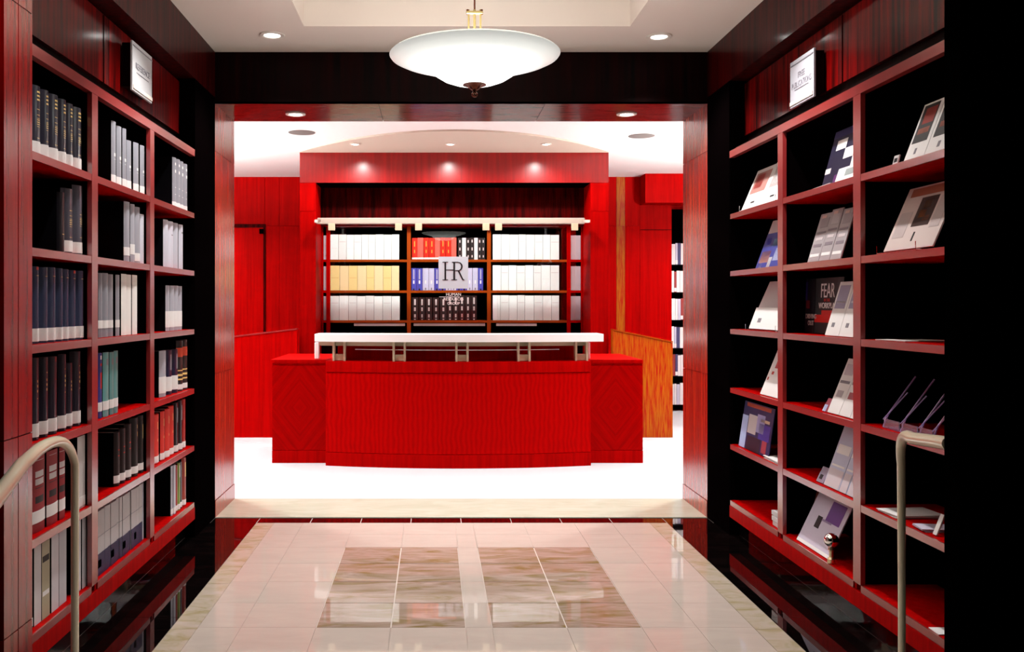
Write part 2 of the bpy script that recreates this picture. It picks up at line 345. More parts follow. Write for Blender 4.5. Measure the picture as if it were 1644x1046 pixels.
# ------------------------------------------------------------------ bookcases of the hall
SHZ = (1.955, 1.608, 1.257, .900, .556, .215)
def hall_case(side):
    X = XL if side == 'left' else XR; s = -1 if side == 'left' else 1
    divs = [3.29, yl(152.5), yl(244.5), 5.565] if side == 'left' else [3.19, yr(1375.5), yr(1252.5), 5.625]
    t = thing('bookcase', 'built-in %s bookcase of black-lined bays with red mahogany shelf edges, %s' % (side, 'full of books' if s < 0 else 'holding leaflets'), 'bookcase', (X + s * .17, (divs[0] + divs[-1]) / 2, 0))
    def b(name, xa, xb, y0, y1, z0, z1, m, par=t):
        return box(name, min(xa, xb), max(xa, xb), y0, y1, z0, z1, m, par)
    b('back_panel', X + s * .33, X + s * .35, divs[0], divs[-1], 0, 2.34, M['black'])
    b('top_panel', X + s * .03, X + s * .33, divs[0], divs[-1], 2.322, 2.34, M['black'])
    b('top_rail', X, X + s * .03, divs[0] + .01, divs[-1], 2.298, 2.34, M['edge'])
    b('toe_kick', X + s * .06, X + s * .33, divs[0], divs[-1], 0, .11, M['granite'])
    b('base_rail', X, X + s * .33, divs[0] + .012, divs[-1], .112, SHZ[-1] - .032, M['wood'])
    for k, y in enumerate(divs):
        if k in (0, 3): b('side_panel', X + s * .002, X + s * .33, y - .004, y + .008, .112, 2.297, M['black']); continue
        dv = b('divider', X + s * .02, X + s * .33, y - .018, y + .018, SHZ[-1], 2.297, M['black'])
        e = box('edge_strip', min(X, X + s * .02), max(X, X + s * .02), y - .034, y + .034, SHZ[-1], 2.297, M['edge'], None)
        e.parent = dv; e.location = Vector(e.location) - Vector(dv.location) - Vector(t.location)
    for k in range(3):
        y0 = divs[k] + (.01 if k == 0 else .018); y1 = divs[k + 1] - (.010 if k == 2 else .018)
        for z in SHZ:
            b('shelf', X + s * .008, X + s * .33, y0, y1, z - .03, z, M['wood'] )
            # the polished lipping on the front of each shelf
            b('shelf_lipping', X + s * .001, X + s * .008, y0 + (.018 if k else 0), y1 - (.018 if k < 2 else 0), z - .03, z, M['edge'])
    return t
hall_case('left'); hall_case('right')

# ------------------------------------------------------------------ books
def spine(t, r, n=6, grow=0):
    """arc of the spine in plan, from (-t/2, r) to (t/2, r), bulging to y=0"""
    out = []
    for i in range(n + 1):
        u = -1 + 2 * i / n; out.append((u * (t / 2 + grow), r * u * u - grow))
    return out
def strips(name, t, r, zs, m, par, off=.0008, half=1.0):
    bm = bmesh.new(); a = spine(t * half, r, 6 if r > .002 else 1, off)
    for z0, z1 in zs:
        v0 = [bm.verts.new((x, y, z0)) for x, y in a]; v1 = [bm.verts.new((x, y, z1)) for x, y in a]
        b0 = [bm.verts.new((x, y + off + .0004, z0)) for x, y in a]; b1 = [bm.verts.new((x, y + off + .0004, z1)) for x, y in a]
        for i in range(len(a) - 1):
            for q in ((v0[i], v0[i + 1], v1[i + 1], v1[i]), (b0[i], b1[i], b1[i + 1], b0[i + 1]), (v1[i], v1[i + 1], b1[i + 1], b1[i]), (v0[i], b0[i], b0[i + 1], v0[i + 1])): bm.faces.new(q)
        for i in (0, -1): bm.faces.new((v0[i], v1[i], b1[i], b0[i]))
    return done(name, bm, m, par, smooth=True)
def book(name, t, h, d, loc, rz, style, label, group, cat='book', lean=0, pages=True):
    """style: dict cover colour, gloss, rnd (spine roundness), label, bands=[(z0,z1,matkey)], half"""
    st = dict(cover=(.02, .02, .03), gloss=.3, rnd=.55, lab=.05, labz=.008, bands=[]); st.update(style)
    r = t * .5 * st['rnd']; c = min(.003, t * .12)
    pts = spine(t, r, 6 if r > .002 else 1) + [(t / 2, d), (t / 2 - c, d), (t / 2 - c, r + .006), (-t / 2 + c, r + .006), (-t / 2 + c, d), (-t / 2, d)]
    bm = bmesh.new(); addprism(bm, pts, 0, h)
    ms = [colr(st['cover'], st['gloss'])] + ([] if st.get('flush') else [M['board']])
    loc = (loc[0], loc[1], loc[2] + .0012)
    bm.faces.ensure_lookup_table()
    o = done(name, bm, ms, None, loc, (0, lean, rz), smooth=True)
    if len(ms) > 1:
        for p in o.data.polygons:
            if p.normal.y > -.25 and abs(p.normal.z) < .5: p.material_index = 1
    tag(o, label, cat, group)
    if pages:
        pb = bmesh.new(); addbox(pb, -t / 2 + c, t / 2 - c, r + .006, d - .004, .004, h - (.004 if not st.get('flush') else .0005))
        done('page_block', pb, M['offwhite'] if st.get('flush') else colr((.42, .40, .36), .8), o)
    if st['lab']: strips('spine_label', t, r, [(st['labz'], st['labz'] + st['lab'])], M['white'], o, .001)
    by = {}
    for z0, z1, k in st['bands']: by.setdefault(k, []).append((z0 * h, z1 * h))
    for k, zs in [(k, g_) for k, zz in by.items() for g_ in ([[q] for q in zz] if len(zz) <= 5 else [zz])]:
        strips('title_band', t, r, zs, M[k] if isinstance(k, str) else colr(k, .5), o, .0006, st.get('half', .8))
    return o
_d = [3.30, yl(152.5), yl(244.5), 5.565]
DL = [(_d[k] + (.022 if k else .012), _d[k + 1] - (.022 if k < 2 else .012)) for k in range(3)]
_d = [3.19, yr(1375.5), yr(1252.5), 5.625]
DR = [(_d[k] + (.022 if k else .012), _d[k + 1] - (.022 if k < 2 else .012)) for k in range(3)]
def clampr(y0, y1):
    for lo, hi in DR:
        if lo - .05 < (y0 + y1) / 2 < hi + .05: return min(y0, hi), max(y1, lo)
    return y0, y1
BAYN = ('nearest', 'middle', 'farthest'); SHN = ('top', 'second', 'third', 'fourth', 'fifth', 'bottom')
def left_row(bay, sh, spans, hs, style, desc, grp, start=0, total_names=None):
    for i, (a, b) in enumerate(spans):
        st = style[i] if isinstance(style, list) else style
        h = hs[i] if isinstance(hs, list) else hs
        ds = desc[i] if isinstance(desc, list) else desc
        y0, y1 = max(yl(a, 1.462), DL[bay][0]), min(yl(b, 1.462), DL[bay][1]); th = max(.008, (y1 - y0) * .97)
        rec = random.uniform(.0, .006)
        book('book', th, h * random.uniform(.99, 1.005), .21, (XL - .026 - rec, (y0 + y1) / 2, SHZ[sh]), R(90), st,
             '%s from left, %s, %s shelf, %s bay of left bookcase' % (ORD[i + start], ds, SHN[sh], BAYN[bay]), grp)
def seq(xs): return list(zip(xs, xs[1:]))
def gold(seed):
    rr = random.Random(seed); b = [(.90, .925, 'goldleaf'), (.845, .87, 'goldleaf'), (.79, .815, 'goldleaf'), (.66, .668, 'goldleaf'), (.58, .587, 'goldleaf'), (.53, .536, 'goldleaf'), (.505, .515, 'goldleaf'), (.475, .485, 'goldleaf'), (.445, .455, 'goldleaf'), (.415, .42, 'goldleaf'), (.25, .256, 'goldleaf')]
    return b
K = (.006, .006, .012)
left_row(0, 0, seq([42, 56.5, 73, 84, 99.5, 111, 121.5, 139]), .262, [dict(cover=(.02, .02, .035), bands=gold(i), lab=.045) for i in range(7)], 'black law volume with gold numerals', 'black gold-banded law volumes')
left_row(0, 1, [(98, 108), (109, 124.5), (126, 139)], [.24, .262, .29], [dict(cover=(.003, .003, .006), lab=0, bands=[(.3, .31, 'goldleaf')]), dict(cover=(.05, .05, .07), bands=gold(1)[3:], lab=.045), dict(cover=(.08, .08, .11), bands=gold(2)[4:], lab=.045)], ['dark half-hidden volume', 'charcoal volume with gold bands', 'taller grey volume with gold bands'], 'volumes on the second shelf')
left_row(0, 2, seq([46, 57.6, 70, 82.4, 95.8, 105.8, 116.5, 128, 139.5]), .288, [dict(cover=(.04, .05, .10), gloss=.22, bands=[(.88, .885, 'goldleaf')] + ([(.955, .995, 'redprint')] if i in (1, 6) else []), lab=.048, rnd=.7) for i in range(8)], ['navy round-spined volume' + (', red cap' if i in (1, 6) else '') for i in range(8)], 'navy round-spined volumes')
g3 = lambda k: [(.80, .812, 'goldleaf'), (.70, .73, 'goldleaf'), (.64, .67, 'goldleaf'), (.58, .61, 'goldleaf'), (.50, .51, 'goldleaf')][k % 2:5 - k % 3 // 2]
left_row(0, 3, [(43, 53.5), (54, 70), (71, 83.5), (84, 100.5), (101, 111.2), (111.5, 122), (123.5, 137)], [.30, .305, .305, .30, .305, .265, .31], [dict(cover=(.012, .010, .02), bands=(g3(i) if i != 3 else [(.93, .99, 'redprint'), (.7, .71, 'redprint')]), lab=.05, labz=.012, half=.5, rnd=.6) for i in range(7)], ['black tome with gold panels', 'grey-sheened black tome', 'black tome with gold panels', 'black tome with red headband', 'black tome with gold panels', 'shorter black tome with gold', 'black tome with gold crest'], 'black gilt tomes')
rb = dict(cover=(.24, .002, .008), gloss=.6, rnd=.12, lab=.045, labz=.035, half=.9, bands=[(.72, .80, 'offwhite'), (.62, .70, 'offwhite'), (.575, .583, 'ink'), (.38, .47, 'ink'), (.94, .945, 'offwhite')])
left_row(0, 4, [(57, 77.6), (78.4, 96.6), (97, 106.5), (124.5, 137)], [.285, .285, .285, .30], [rb, rb, rb, dict(cover=(.62, .6, .6), gloss=.6, rnd=0, lab=.04)], ['wide red binder with white title', 'wide red binder with white title', 'red binder behind the brass rail', 'pale grey report'], 'red binders and a report')
wt = lambda c, l=0: dict(cover=c, gloss=.6, rnd=.05, lab=l)
left_row(0, 5, [(44, 56), (58, 69.6), (70, 83), (85, 97), (98, 110), (122, 132), (132.6, 144.5)], [.28, .295, .29, .295, .29, .30, .30], [dict(cover=(.004, .004, .005), gloss=.4, rnd=.1, lab=.03, bands=[(.86, .88, 'offwhite'), (.3, .42, 'white')]), wt((.62, .6, .62)), dict(cover=(.42, .38, .26), gloss=.6, rnd=.05, lab=0, bands=[(.74, .82, 'ink'), (.3, .36, 'white')]), wt((.6, .58, .62)), wt((.5, .5, .54)), wt((.62, .62, .66)), wt((.5, .5, .54))], ['black binder', 'pale grey binder', 'tan binder with dark label', 'pale grey binder', 'grey binder', 'pale binder', 'grey binder'], 'binders on the bottom shelf')
gy = lambda v, l=.045, lz=.008, bd=(): dict(cover=(v * .92, v * .95, v * 1.1), gloss=.45, rnd=.3, lab=l, labz=lz, bands=list(bd))
left_row(1, 0, [(183, 190), (192, 199.6), (200, 205.8), (206.4, 213.4), (218, 226), (228, 235)], [.29, .285, .285, .24, .25, .25], [gy(.30, .04, .005, [(.45, .50, 'white'), (.4, .405, 'white')]) for i in range(6)], 'slate grey volume with white band', 'slate grey volumes')
left_row(1, 1, [(203, 212), (213, 219.6), (220, 227.5), (228.5, 236)], [.29, .285, .28, .25], [gy(.34, .04, .03), gy(.4, .05, .04), gy(.36, .04, .01), gy(.72, .0)], ['slate volume', 'slate volume with high label', 'slate volume', 'white leaning report'], 'slate volumes on the second shelf')
left_row(1, 2, [(155.5, 160.6), (161, 167), (168.5, 177.6), (178.4, 186.5), (188.5, 194.6)], .286, [gy(.24 + .02 * i, .035, .04) for i in range(5)], 'grey report with white label', 'grey reports')
left_row(1, 2, [(197, 205.8), (206, 213.8), (214, 222.4)], .292, [dict(cover=(.86, .86, .84), gloss=.6, rnd=.15, lab=0)] * 3, 'thick plain white binder', 'white binders', 5)
tl = lambda v: dict(cover=(.10 * v, .36 * v, .36 * v), gloss=.35, rnd=.25, lab=.04, labz=.03, bands=[(.80, .9, 'greyink')])
left_row(1, 3, [(153.5, 161), (161.5, 169), (169.5, 179), (179.6, 186.4), (187, 193.6)], .288, [dict(cover=(.12, .2, .4), gloss=.4, lab=.04, labz=.03, bands=[(.55, .9, 'offwhite')]), dict(cover=(.03, .04, .22), gloss=.4, lab=.04, labz=.03, bands=[(.8, .84, 'redprint'), (.9, .96, 'white'), (.45, .7, 'redprint')]), tl(1), tl(.8), tl(.9)], ['blue and white journal', 'dark blue patterned journal', 'wide teal journal', 'teal journal', 'teal journal'], 'teal and blue journals')
left_row(1, 4, [(190, 197), (197.6, 205.4), (206, 214.6), (216, 226), (227, 233.6)], [.25, .26, .27, .29, .29], [dict(cover=(.010, .003, .004), gloss=.4, lab=.035, labz=.015, bands=[(.55, .57, 'redprint'), (.66, .68, 'redprint')]) for i in range(3)] + [dict(cover=(.006, .004, .005), gloss=.4, lab=.035, labz=.015, half=.4, bands=[(.68, .76, 'goldleaf'), (.82, .88, 'goldleaf')]), dict(cover=(.006, .004, .005), gloss=.4, lab=.035, labz=.015, half=.4, bands=[(.6, .85, 'goldleaf')])], ['black book with red lettering'] * 3 + ['black book with gold ornament', 'black book with long gold title'], 'black lettered books')
xs = [151, 157.5, 163, 168.5, 174, 179, 184, 188.5, 193, 197.5, 202, 206.5, 211, 215.5, 220, 224.5, 229.5, 234.5]
left_row(1, 5, seq(xs), .285, [dict(cover=(.45, .43, .44), gloss=.6, rnd=0, lab=0, half=1.0, flush=1, bands=[(.0, .34, (.012, .012, .06))] + ([(.12, .24, 'white')] if i % 4 == 1 else []) + [(.60, .61, 'greyink')]) if i < 16 else gy(.55, 0) for i in range(17)], ['grey periodical with navy foot'] * 16 + ['plain grey periodical'], 'bound grey periodicals')
left_row(2, 0, [(280, 285.6), (286, 291.6), (292, 297.6), (298, 303.4)], .285, [gy(.30, .03, .003, [(.85, .9, 'white'), (.7, .76, 'white'), (.40, .41, 'white'), (.26, .27, 'white')]) for i in range(4)], 'blue-grey volume with white dots', 'blue-grey dotted volumes')
left_row(2, 1, [(267, 274), (274.6, 282.6), (283, 290), (290.4, 296.6)], .262, [gy(.56, 0), gy(.62, 0, 0, [(.7, .72, 'greyink')]), gy(.5, 0), gy(.6, 0, 0, [(.8, .84, 'greyink')])], 'pale grey bound report', 'pale grey reports')
left_row(2, 2, [(269.5, 275.5), (276, 282), (282.6, 289), (289.6, 296.6)], .255, [gy(.42, .09, .02) for i in range(4)], 'grey report with tall label', 'grey labelled reports')
left_row(2, 3, [(262, 272), (273, 281), (282, 289), (290, 297), (298, 305)], [.25, .25, .25, .295, .295], [gy(.42, .09, .02), dict(cover=(.012, .012, .04), lab=.08, labz=.02, bands=[(.55, .9, 'greyink')]), dict(cover=(.012, .012, .04), lab=.08, labz=.02, bands=[(.55, .9, 'greyink')])] + [dict(cover=(.02, .02, .02), lab=.03, labz=.01, half=1, bands=[(.68, .86, (.6, .06, .02)), (.4, .42, 'goldleaf'), (.3, .34, 'goldleaf'), (.22, .25, 'goldleaf')])] * 2, ['grey report', 'navy report with tall label', 'navy report with tall label', 'black volume with red panel', 'black volume with red panel'], 'mixed reports and red-panelled volumes')
rd = dict(cover=(.60, .015, .004), gloss=.5, rnd=.3, lab=.035, labz=.006, half=.35, bands=[(.7, .85, 'goldleaf'), (.45, .5, 'goldleaf')])
left_row(2, 4, [(249.5, 261), (261.6, 268), (268.4, 275.4), (275.8, 283.6), (284.2, 290), (290.5, 295.5), (296, 300.5)], [.262, .265, .27, .275, .285, .29, .29], [rd] * 4 + [dict(cover=(.012, .006, .01), lab=.035, labz=.006, bands=[(.6, .9, 'greyink')])] * 2 + [dict(cover=(.35, .01, .005), lab=.035, labz=.006)], ['bright red volume with gilt title'] * 4 + ['black slim volume'] * 2 + ['dark red slim volume'], 'red gilt volumes')
left_row(2, 5, [(277.5, 280.6), (281, 284.2), (284.8, 287.6), (288, 291), (291.5, 295.7), (296.3, 301)], [.28, .275, .27, .275, .27, .285], [gy(.5, .03), gy(.6, .03), dict(cover=(.35, .01, .01), lab=.03), dict(cover=(.2, .3, .05), lab=.03, bands=[(.7, .95, 'white')]), dict(cover=(.01, .01, .02), lab=.03), dict(cover=(.32, .02, .01), lab=.03, bands=[(.6, .9, 'goldleaf')])], ['grey slim book', 'white slim book', 'red slim book', 'green slim book', 'black slim book', 'dark red gilt book'], 'slim books on the bottom shelf')

# ------------------------------------------------------------------ portal, staff bookcases
PX0, PX1, OX0, OX1, OZ = -1.44, 1.90, -1.266, 1.704, 2.727
pt = struct(boxes('wall_portal', [(PX0 + .01, OX0 - .01, YP + .012, 11.2, 0, ZC), (OX1 + .01, PX1 - .01, YP + .012, 11.2, 0, ZC), (OX0 - .01, OX1 + .01, YP + .012, YP + .14, OZ + .01, ZC), (OX0 - .01, OX1 + .01, 10.98, 11.1, 0, ZC)], M['wood']), 'red mahogany portal framing the staff bookcases behind the desk', 'portal')
box('fascia_panel', PX0, PX1, YP, YP + .012, OZ, ZC, M['portal'], pt)
for a, b, c in ((PX0, OX0, -1), (OX1, PX1, 1)):
    for z0, z1 in ((0, 2.415), (2.419, OZ - .003)): box('stile_panel', a, b, YP, YP + .012, z0, z1, M['stile'], pt)
for xa, xb in ((OX0 - .01, OX0), (OX1, OX1 + .01)): box('reveal_panel', xa, xb, YP + .012, 10.98, 0, OZ, M['wood'], pt)
for xa, xb in ((PX0, PX0 + .01), (PX1 - .01, PX1)): box('return_panel', xa, xb, YP + .012, 11.2, 0, ZC - .001, M['polish'], pt)
box('inner_lintel', OX0 + .001, OX1 - .001, 10.40, 10.44, 2.30, OZ, M['lintel'], pt)
box('portal_soffit', OX0, OX1, YP + .013, 10.44, OZ - .001, OZ + .009, M['black'], pt)
YS = 10.5      # face of the staff shelves
sx = lambda px, Y=YS: (px - VX) * Y / F
sz = lambda py, Y=YS: H - (py - VY) * Y / F
dx = [sx(527), sx(656.5), sx(785), sx(913)]
sc_ = thing('staff_bookcase', 'three-bay staff bookcase with orange-brown shelves inside the portal behind the desk', 'bookcase', ((dx[0] + dx[3]) / 2, YS + .2, 0))
M['orange'] = mat('amber_shelf_edge', (.30, .045, .0), .4, .2)
box('back_panel', OX0, OX1, YS + .34, YS + .36, .0, 2.36, M['black'], sc_)
box('base_cabinet', OX0, OX1, YS - .02, YS + .33, .0, 1.02, M['darkwood'], sc_)
box('counter', OX0, OX1, YS - .12, YS + .33, 1.02, 1.05, M['darkwood'], sc_)
for k, x in enumerate([OX0 + .01] + dx + [OX1 - .01]):
    wd = .022 if k not in (0, 5) else .008
    u = box('upright', x - wd * .9, x + wd * .9, YS + .01, YS + .33, 1.05, 2.30, M['black'], sc_)
    e = box('edge_strip', x - wd, x + wd, YS, YS + .01, 1.05, 2.30, M['orange'] if k in (2, 3) else M['wood'], None); e.parent = u; e.location = Vector(e.location) - Vector(u.location) - Vector(sc_.location)
STZ = [sz(416.5), sz(466), sz(514)]
bays = [(OX0 + .018, dx[0] - .022), (dx[0] + .022, dx[1] - .022), (dx[1] + .022, dx[2] - .022), (dx[2] + .022, dx[3] - .022), (dx[3] + .022, OX1 - .018)]
for a, b in bays:
    for z in STZ: box('shelf', a, b, YS, YS + .33, z - .026, z, M['orange'] if bays.index((a, b)) in (1, 2, 3) else M['wood'], sc_)
box('canopy_rail', OX0 + .02, OX1 - .02, YS - .01, YS + .33, 2.30, 2.335, M['wood'], sc_)
for i, (a, b) in enumerate(((568, 650), (664, 779), (797, 862))):
    o = box('strip_lamp', sx(a), sx(b), YS + .02, YS + .06, sz(523), sz(519), M['offwhite'])
    tag(o, ['left grey strip lamp under the staff shelves', 'long middle grey strip lamp under the staff shelves', 'right short grey strip lamp under the staff shelves'][i], 'strip lamp', 'strip lamps under staff shelves')
def staff_row(bayname, shelf, x0, x1, n, h, style, desc, grp, gap=.0015, jitter=.1, start=0, dep=.2):
    ws = [1 + random.uniform(-jitter, jitter) for _ in range(n)]; tot = sum(ws); x = sx(x0); W = sx(x1) - sx(x0)
    for i in range(n):
        t = W * ws[i] / tot; st = style[i % len(style)] if isinstance(style, list) else style
        book('book', t - gap * 2, h * random.uniform(.985, 1.005), dep, (x + t / 2, YS + .012 + random.uniform(0, .008), STZ[shelf]), 0, st,
             '%s %s from left, %s shelf, %s bay behind desk' % (ORD[i + start], desc, ('top', 'middle', 'bottom')[shelf], bayname), grp, pages=False); x += t
wr = dict(cover=(.84, .93, .93), gloss=.6, rnd=0, lab=0, bands=[(.45, .455, 'offwhite')])
wr2 = dict(cover=(.78, .86, .86), gloss=.6, rnd=0, lab=0, bands=[(.7, .72, 'offwhite')])
cr = dict(cover=(.82, .66, .28), gloss=.6, rnd=0, lab=0, bands=[(.5, .51, (.6, .3, .06))]); cr2 = dict(cover=(.86, .70, .40), gloss=.6, rnd=0, lab=0)
staff_row('left', 0, 530, 641, 9, .285, [wr, wr2], 'thick white report', 'white reports behind the desk')
staff_row('left', 1, 530, 641, 8, .282, [cr, cr2], 'cream report', 'cream reports behind the desk')
staff_row('left', 2, 530, 642, 8, .278, [wr2, wr], 'thick white report', 'white reports behind the desk')
for k in range(3): staff_row('right', k, 791, 898, 8, .285, [wr, wr2], 'thick white report', 'white reports behind the desk')
rs = dict(cover=(.62, .02, .008), gloss=.35, rnd=.3, lab=.02, labz=.004, half=.5, bands=[(.6, .85, (.85, .35, .05)), (.3, .45, (.85, .35, .05))])
rs2 = dict(cover=(.72, .12, .09), gloss=.35, rnd=.3, lab=.02, labz=.004)
staff_row('middle', 0, 661, 733, 8, .25, [rs, rs2, rs], 'red volume', 'red volumes behind the desk')
bw = dict(cover=(.02, .02, .02), gloss=.3, rnd=.3, lab=0, half=.7, bands=[(.78, .9, 'offwhite'), (.42, .55, 'offwhite'), (.1, .2, 'offwhite')])
bw2 = dict(cover=(.75, .75, .75), gloss=.3, rnd=.3, lab=0)
staff_row('middle', 0, 735, 779, 7, .25, [bw, bw2, bw], 'black-and-white volume', 'black and white volumes behind the desk')
bl = dict(cover=(.06, .07, .42), gloss=.3, rnd=.3, lab=0, half=.7, bands=[(.5, .95, (.4, .4, .55)), (.3, .45, 'white'), (.0, .08, 'ink')])
bl2 = dict(cover=(.55, .55, .75), gloss=.3, rnd=.3, lab=0, half=.6, bands=[(.3, .45, 'white'), (.02, .12, 'greyink')])
staff_row('middle', 1, 660, 776, 13, .255, [bl, bl, bl2, bl2], 'blue-and-white volume', 'blue volumes behind the desk')
bk = dict(cover=(.02, .02, .02), gloss=.3, rnd=.3, lab=0, half=.7, bands=[(.66, .92, 'offwhite'), (.4, .56, 'offwhite'), (.12, .26, 'offwhite'), (.02, .06, 'white')])
staff_row('middle', 2, 660, 718, 5, .262, [bk], 'black volume with silver panels', 'black volumes behind the desk', .004)
staff_row('middle', 2, 718, 766, 5, .285, [bk], 'black volume with silver panels', 'black volumes behind the desk', .002, start=5)
gs = dict(cover=(.46, .40, .44), gloss=.6, rnd=0, lab=0)
for k in range(3):
    for side, (a, b) in (('far left', (506.5, 521)), ('far right', (930 - 9, 939))):
        a_, b_ = (OX0 + .02, dx[0] - .024) if 'left' in side else (dx[3] + .024, OX1 - .02)
        book('book', b_ - a_, .275, .2, ((a_ + b_) / 2, YS + .012, STZ[k]), 0, gs, 'wide mauve-grey album on %s shelf, %s narrow bay behind desk' % (('top', 'middle', 'bottom')[k], side), 'grey albums in the narrow bays', pages=False)

# glass screen hanging from a metal rail in the portal
YG = 9.86
gx = lambda px: sx(px, YG); gz = lambda py: sz(py, YG)
rail = thing('glass_screen_rail', 'pale metal rail across the portal carrying the hung glass sheets', 'rail', (gx(722), YG, gz(356)))
box('rail_bar', gx(510), gx(938), YG - .036, YG + .03, gz(359.5), gz(350), M['railcream'], rail, .004)
for a in (505.5, 934.5): box('end_cap', gx(a), gx(a + 12), YG - .036, YG + .036, gz(357.5), gz(353), M['nickel'], rail)
for a, b in ((507, 517), (929, 939)): box('wall_bracket', gx(a) , gx(b), YG + .03, YP + .012, gz(358), gz(352), M['palebrass'], rail)
for x in (533, 640, 672, 780, 800, 922):
    box('clip', gx(x - 5.5), gx(x + 5.5), YG - .038, YG - .027, gz(370), gz(359.5) + .004, M['palebrass'], rail, .003)
for i, (a, b) in enumerate(((531, 642), (670, 782), (798, 924))):
    nm = ('left', 'middle', 'right')[i]
    bm = bmesh.new(); wdt = gx(b) - gx(a); hh = gz(364) - 1.24
    addbox(bm, -wdt / 2, wdt / 2, -.004, .004, 0, hh)
    g = done('glass_sheet', bm, M['glass'], None, ((gx(a) + gx(b)) / 2, YG - .0096, 1.24), (R(.6), 0, 0))
    tag(g, '%s clear glass sheet hanging from the pale rail behind the desk' % nm, 'glass panel', 'hung glass sheets')
    if i == 1: gmid = g
gl = Vector(gmid.location)
# HR plate with its letters on the middle sheet
pl = box('logo_plate', gx(704), gx(751.5), YG - .0262, YG - .0228, gz(463), gz(412), M['frost'])
tag(pl, 'square frosted plate with large HR letters on middle glass sheet', 'sign')
u = YG / F
def hx(c): return (704 + (c - 315) / 5.813 - VX) * u - pl.location.x
def hz(c): return H - (350 + c / 5.813 - VY) * u - pl.location.z
def letter(name, rects, polys=()):
    bm = bmesh.new()
    for x0, x1, y0, y1 in rects: addbox(bm, hx(x0), hx(x1), -.0045, -.0018, hz(y1), hz(y0))
    for p in polys: addprism(bm, [(hx(a), hz(b)) for a, b in p], -.0045, -.0018, 'y')
    return done(name, bm, M['ink'], pl)
letter('letter_h', [(370, 386, 412, 575), (352, 404, 408, 415), (352, 404, 572, 579), (386, 452, 480, 487)])
bowlp = []
for i in range(13):
    a = -math.pi / 2 + math.pi * i / 12; bowlp.append((500 + 40 * math.cos(a), 452 - 42 * -math.sin(a)))
for i in range(12, -1, -1):
    a = -math.pi / 2 + math.pi * i / 12; bowlp.append((498 + 26 * math.cos(a), 452 - 35 * -math.sin(a)))
letter('letter_r', [(452, 470, 412, 575), (434, 488, 572, 579), (440, 500, 408, 415), (470, 500, 486, 493)], [bowlp, [(492, 490), (508, 488), (545, 568), (556, 574), (556, 579), (536, 579)]])
tx = thing('glass_lettering', 'small white lettering HUMAN RESOURCES and thin rule under HR plate', 'lettering', (gx(728), YG - .0215, gz(476)))
for s_, yy, zz in (('HUMAN', 472.5, .045), ('RESOURCES', 480, .04), ('GROUP', 487, .04)):
    text('caption', s_, zz, M['white'], tx, (0, 0, gz(yy) - gz(476)), (R(90), 0, 0))
boxes('rule', [(gx(705), gx(738), YG - .0225, YG - .0212, gz(476.6), gz(476))], M['white'], tx)

# ------------------------------------------------------------------ reference desk
DX0, DX1 = -1.428, 1.865; CX0, CX1 = sx(523, 8.06), sx(948.5, 8.06); YD = 8.19
desk = thing('reference_desk', 'red mahogany reference desk with bowed centre and chevron-veneered wings', 'desk', ((DX0 + DX1) / 2, 8.6, 0))
def bow(y_end, y_mid, n=28, x0=CX0, x1=CX1):
    out = []
    for i in range(n + 1):
        u_ = -1 + 2 * i / n; x = (x0 + x1) / 2 + u_ * (x1 - x0) / 2; out.append((x, y_mid + (y_end - y_mid) * u_ * u_))
    return out
for a, b in ((DX0, CX0), (CX1, DX1)):
    box('wing_core', a + .002, b - .001, YD + .016, 9.2, 0, .89, M['wood'], desk)
    o = box('wing_panel', a, b, YD, YD + .016, .115, .872, M['chevron'], desk)
    for v in o.data.vertices: v.co.z -= .38
    o.location.z += .38
    box('wing_base', a, b, YD - .006, YD + .016, 0, .112, M['wood'], desk)
    box('wing_top', a - .012, b, YD - .012, 9.2, .89, .918, M['wood'], desk)
    box('wing_rail', a, b, YD - .002, YD + .016, .875, .89, M['wood'], desk)
prism('centre_core', bow(8.085, 7.935) + [(CX1, 8.75), (CX0, 8.75)], 0, .815, M['wood'], desk)
prism('centre_panel', bow(8.06, 7.91) + bow(8.084, 7.934)[::-1], .122, .815, M['quilt'], desk, smooth=True)
prism('centre_base', bow(8.052, 7.902) + bow(8.084, 7.934)[::-1], 0, .118, M['wood'], desk, smooth=True)
prism('top_band', bow(8.052, 7.902) + [(CX1, 8.75), (CX0, 8.75)], .82, .915, M['wood'], desk, smooth=True)
prism('recessed_fascia', bow(8.30, 8.15, x0=CX0 + .08, x1=CX1 - .08) + [(CX1 - .08, 8.38), (CX0 + .08, 8.38)], .915, 1.045, M['wood'], desk, smooth=True)
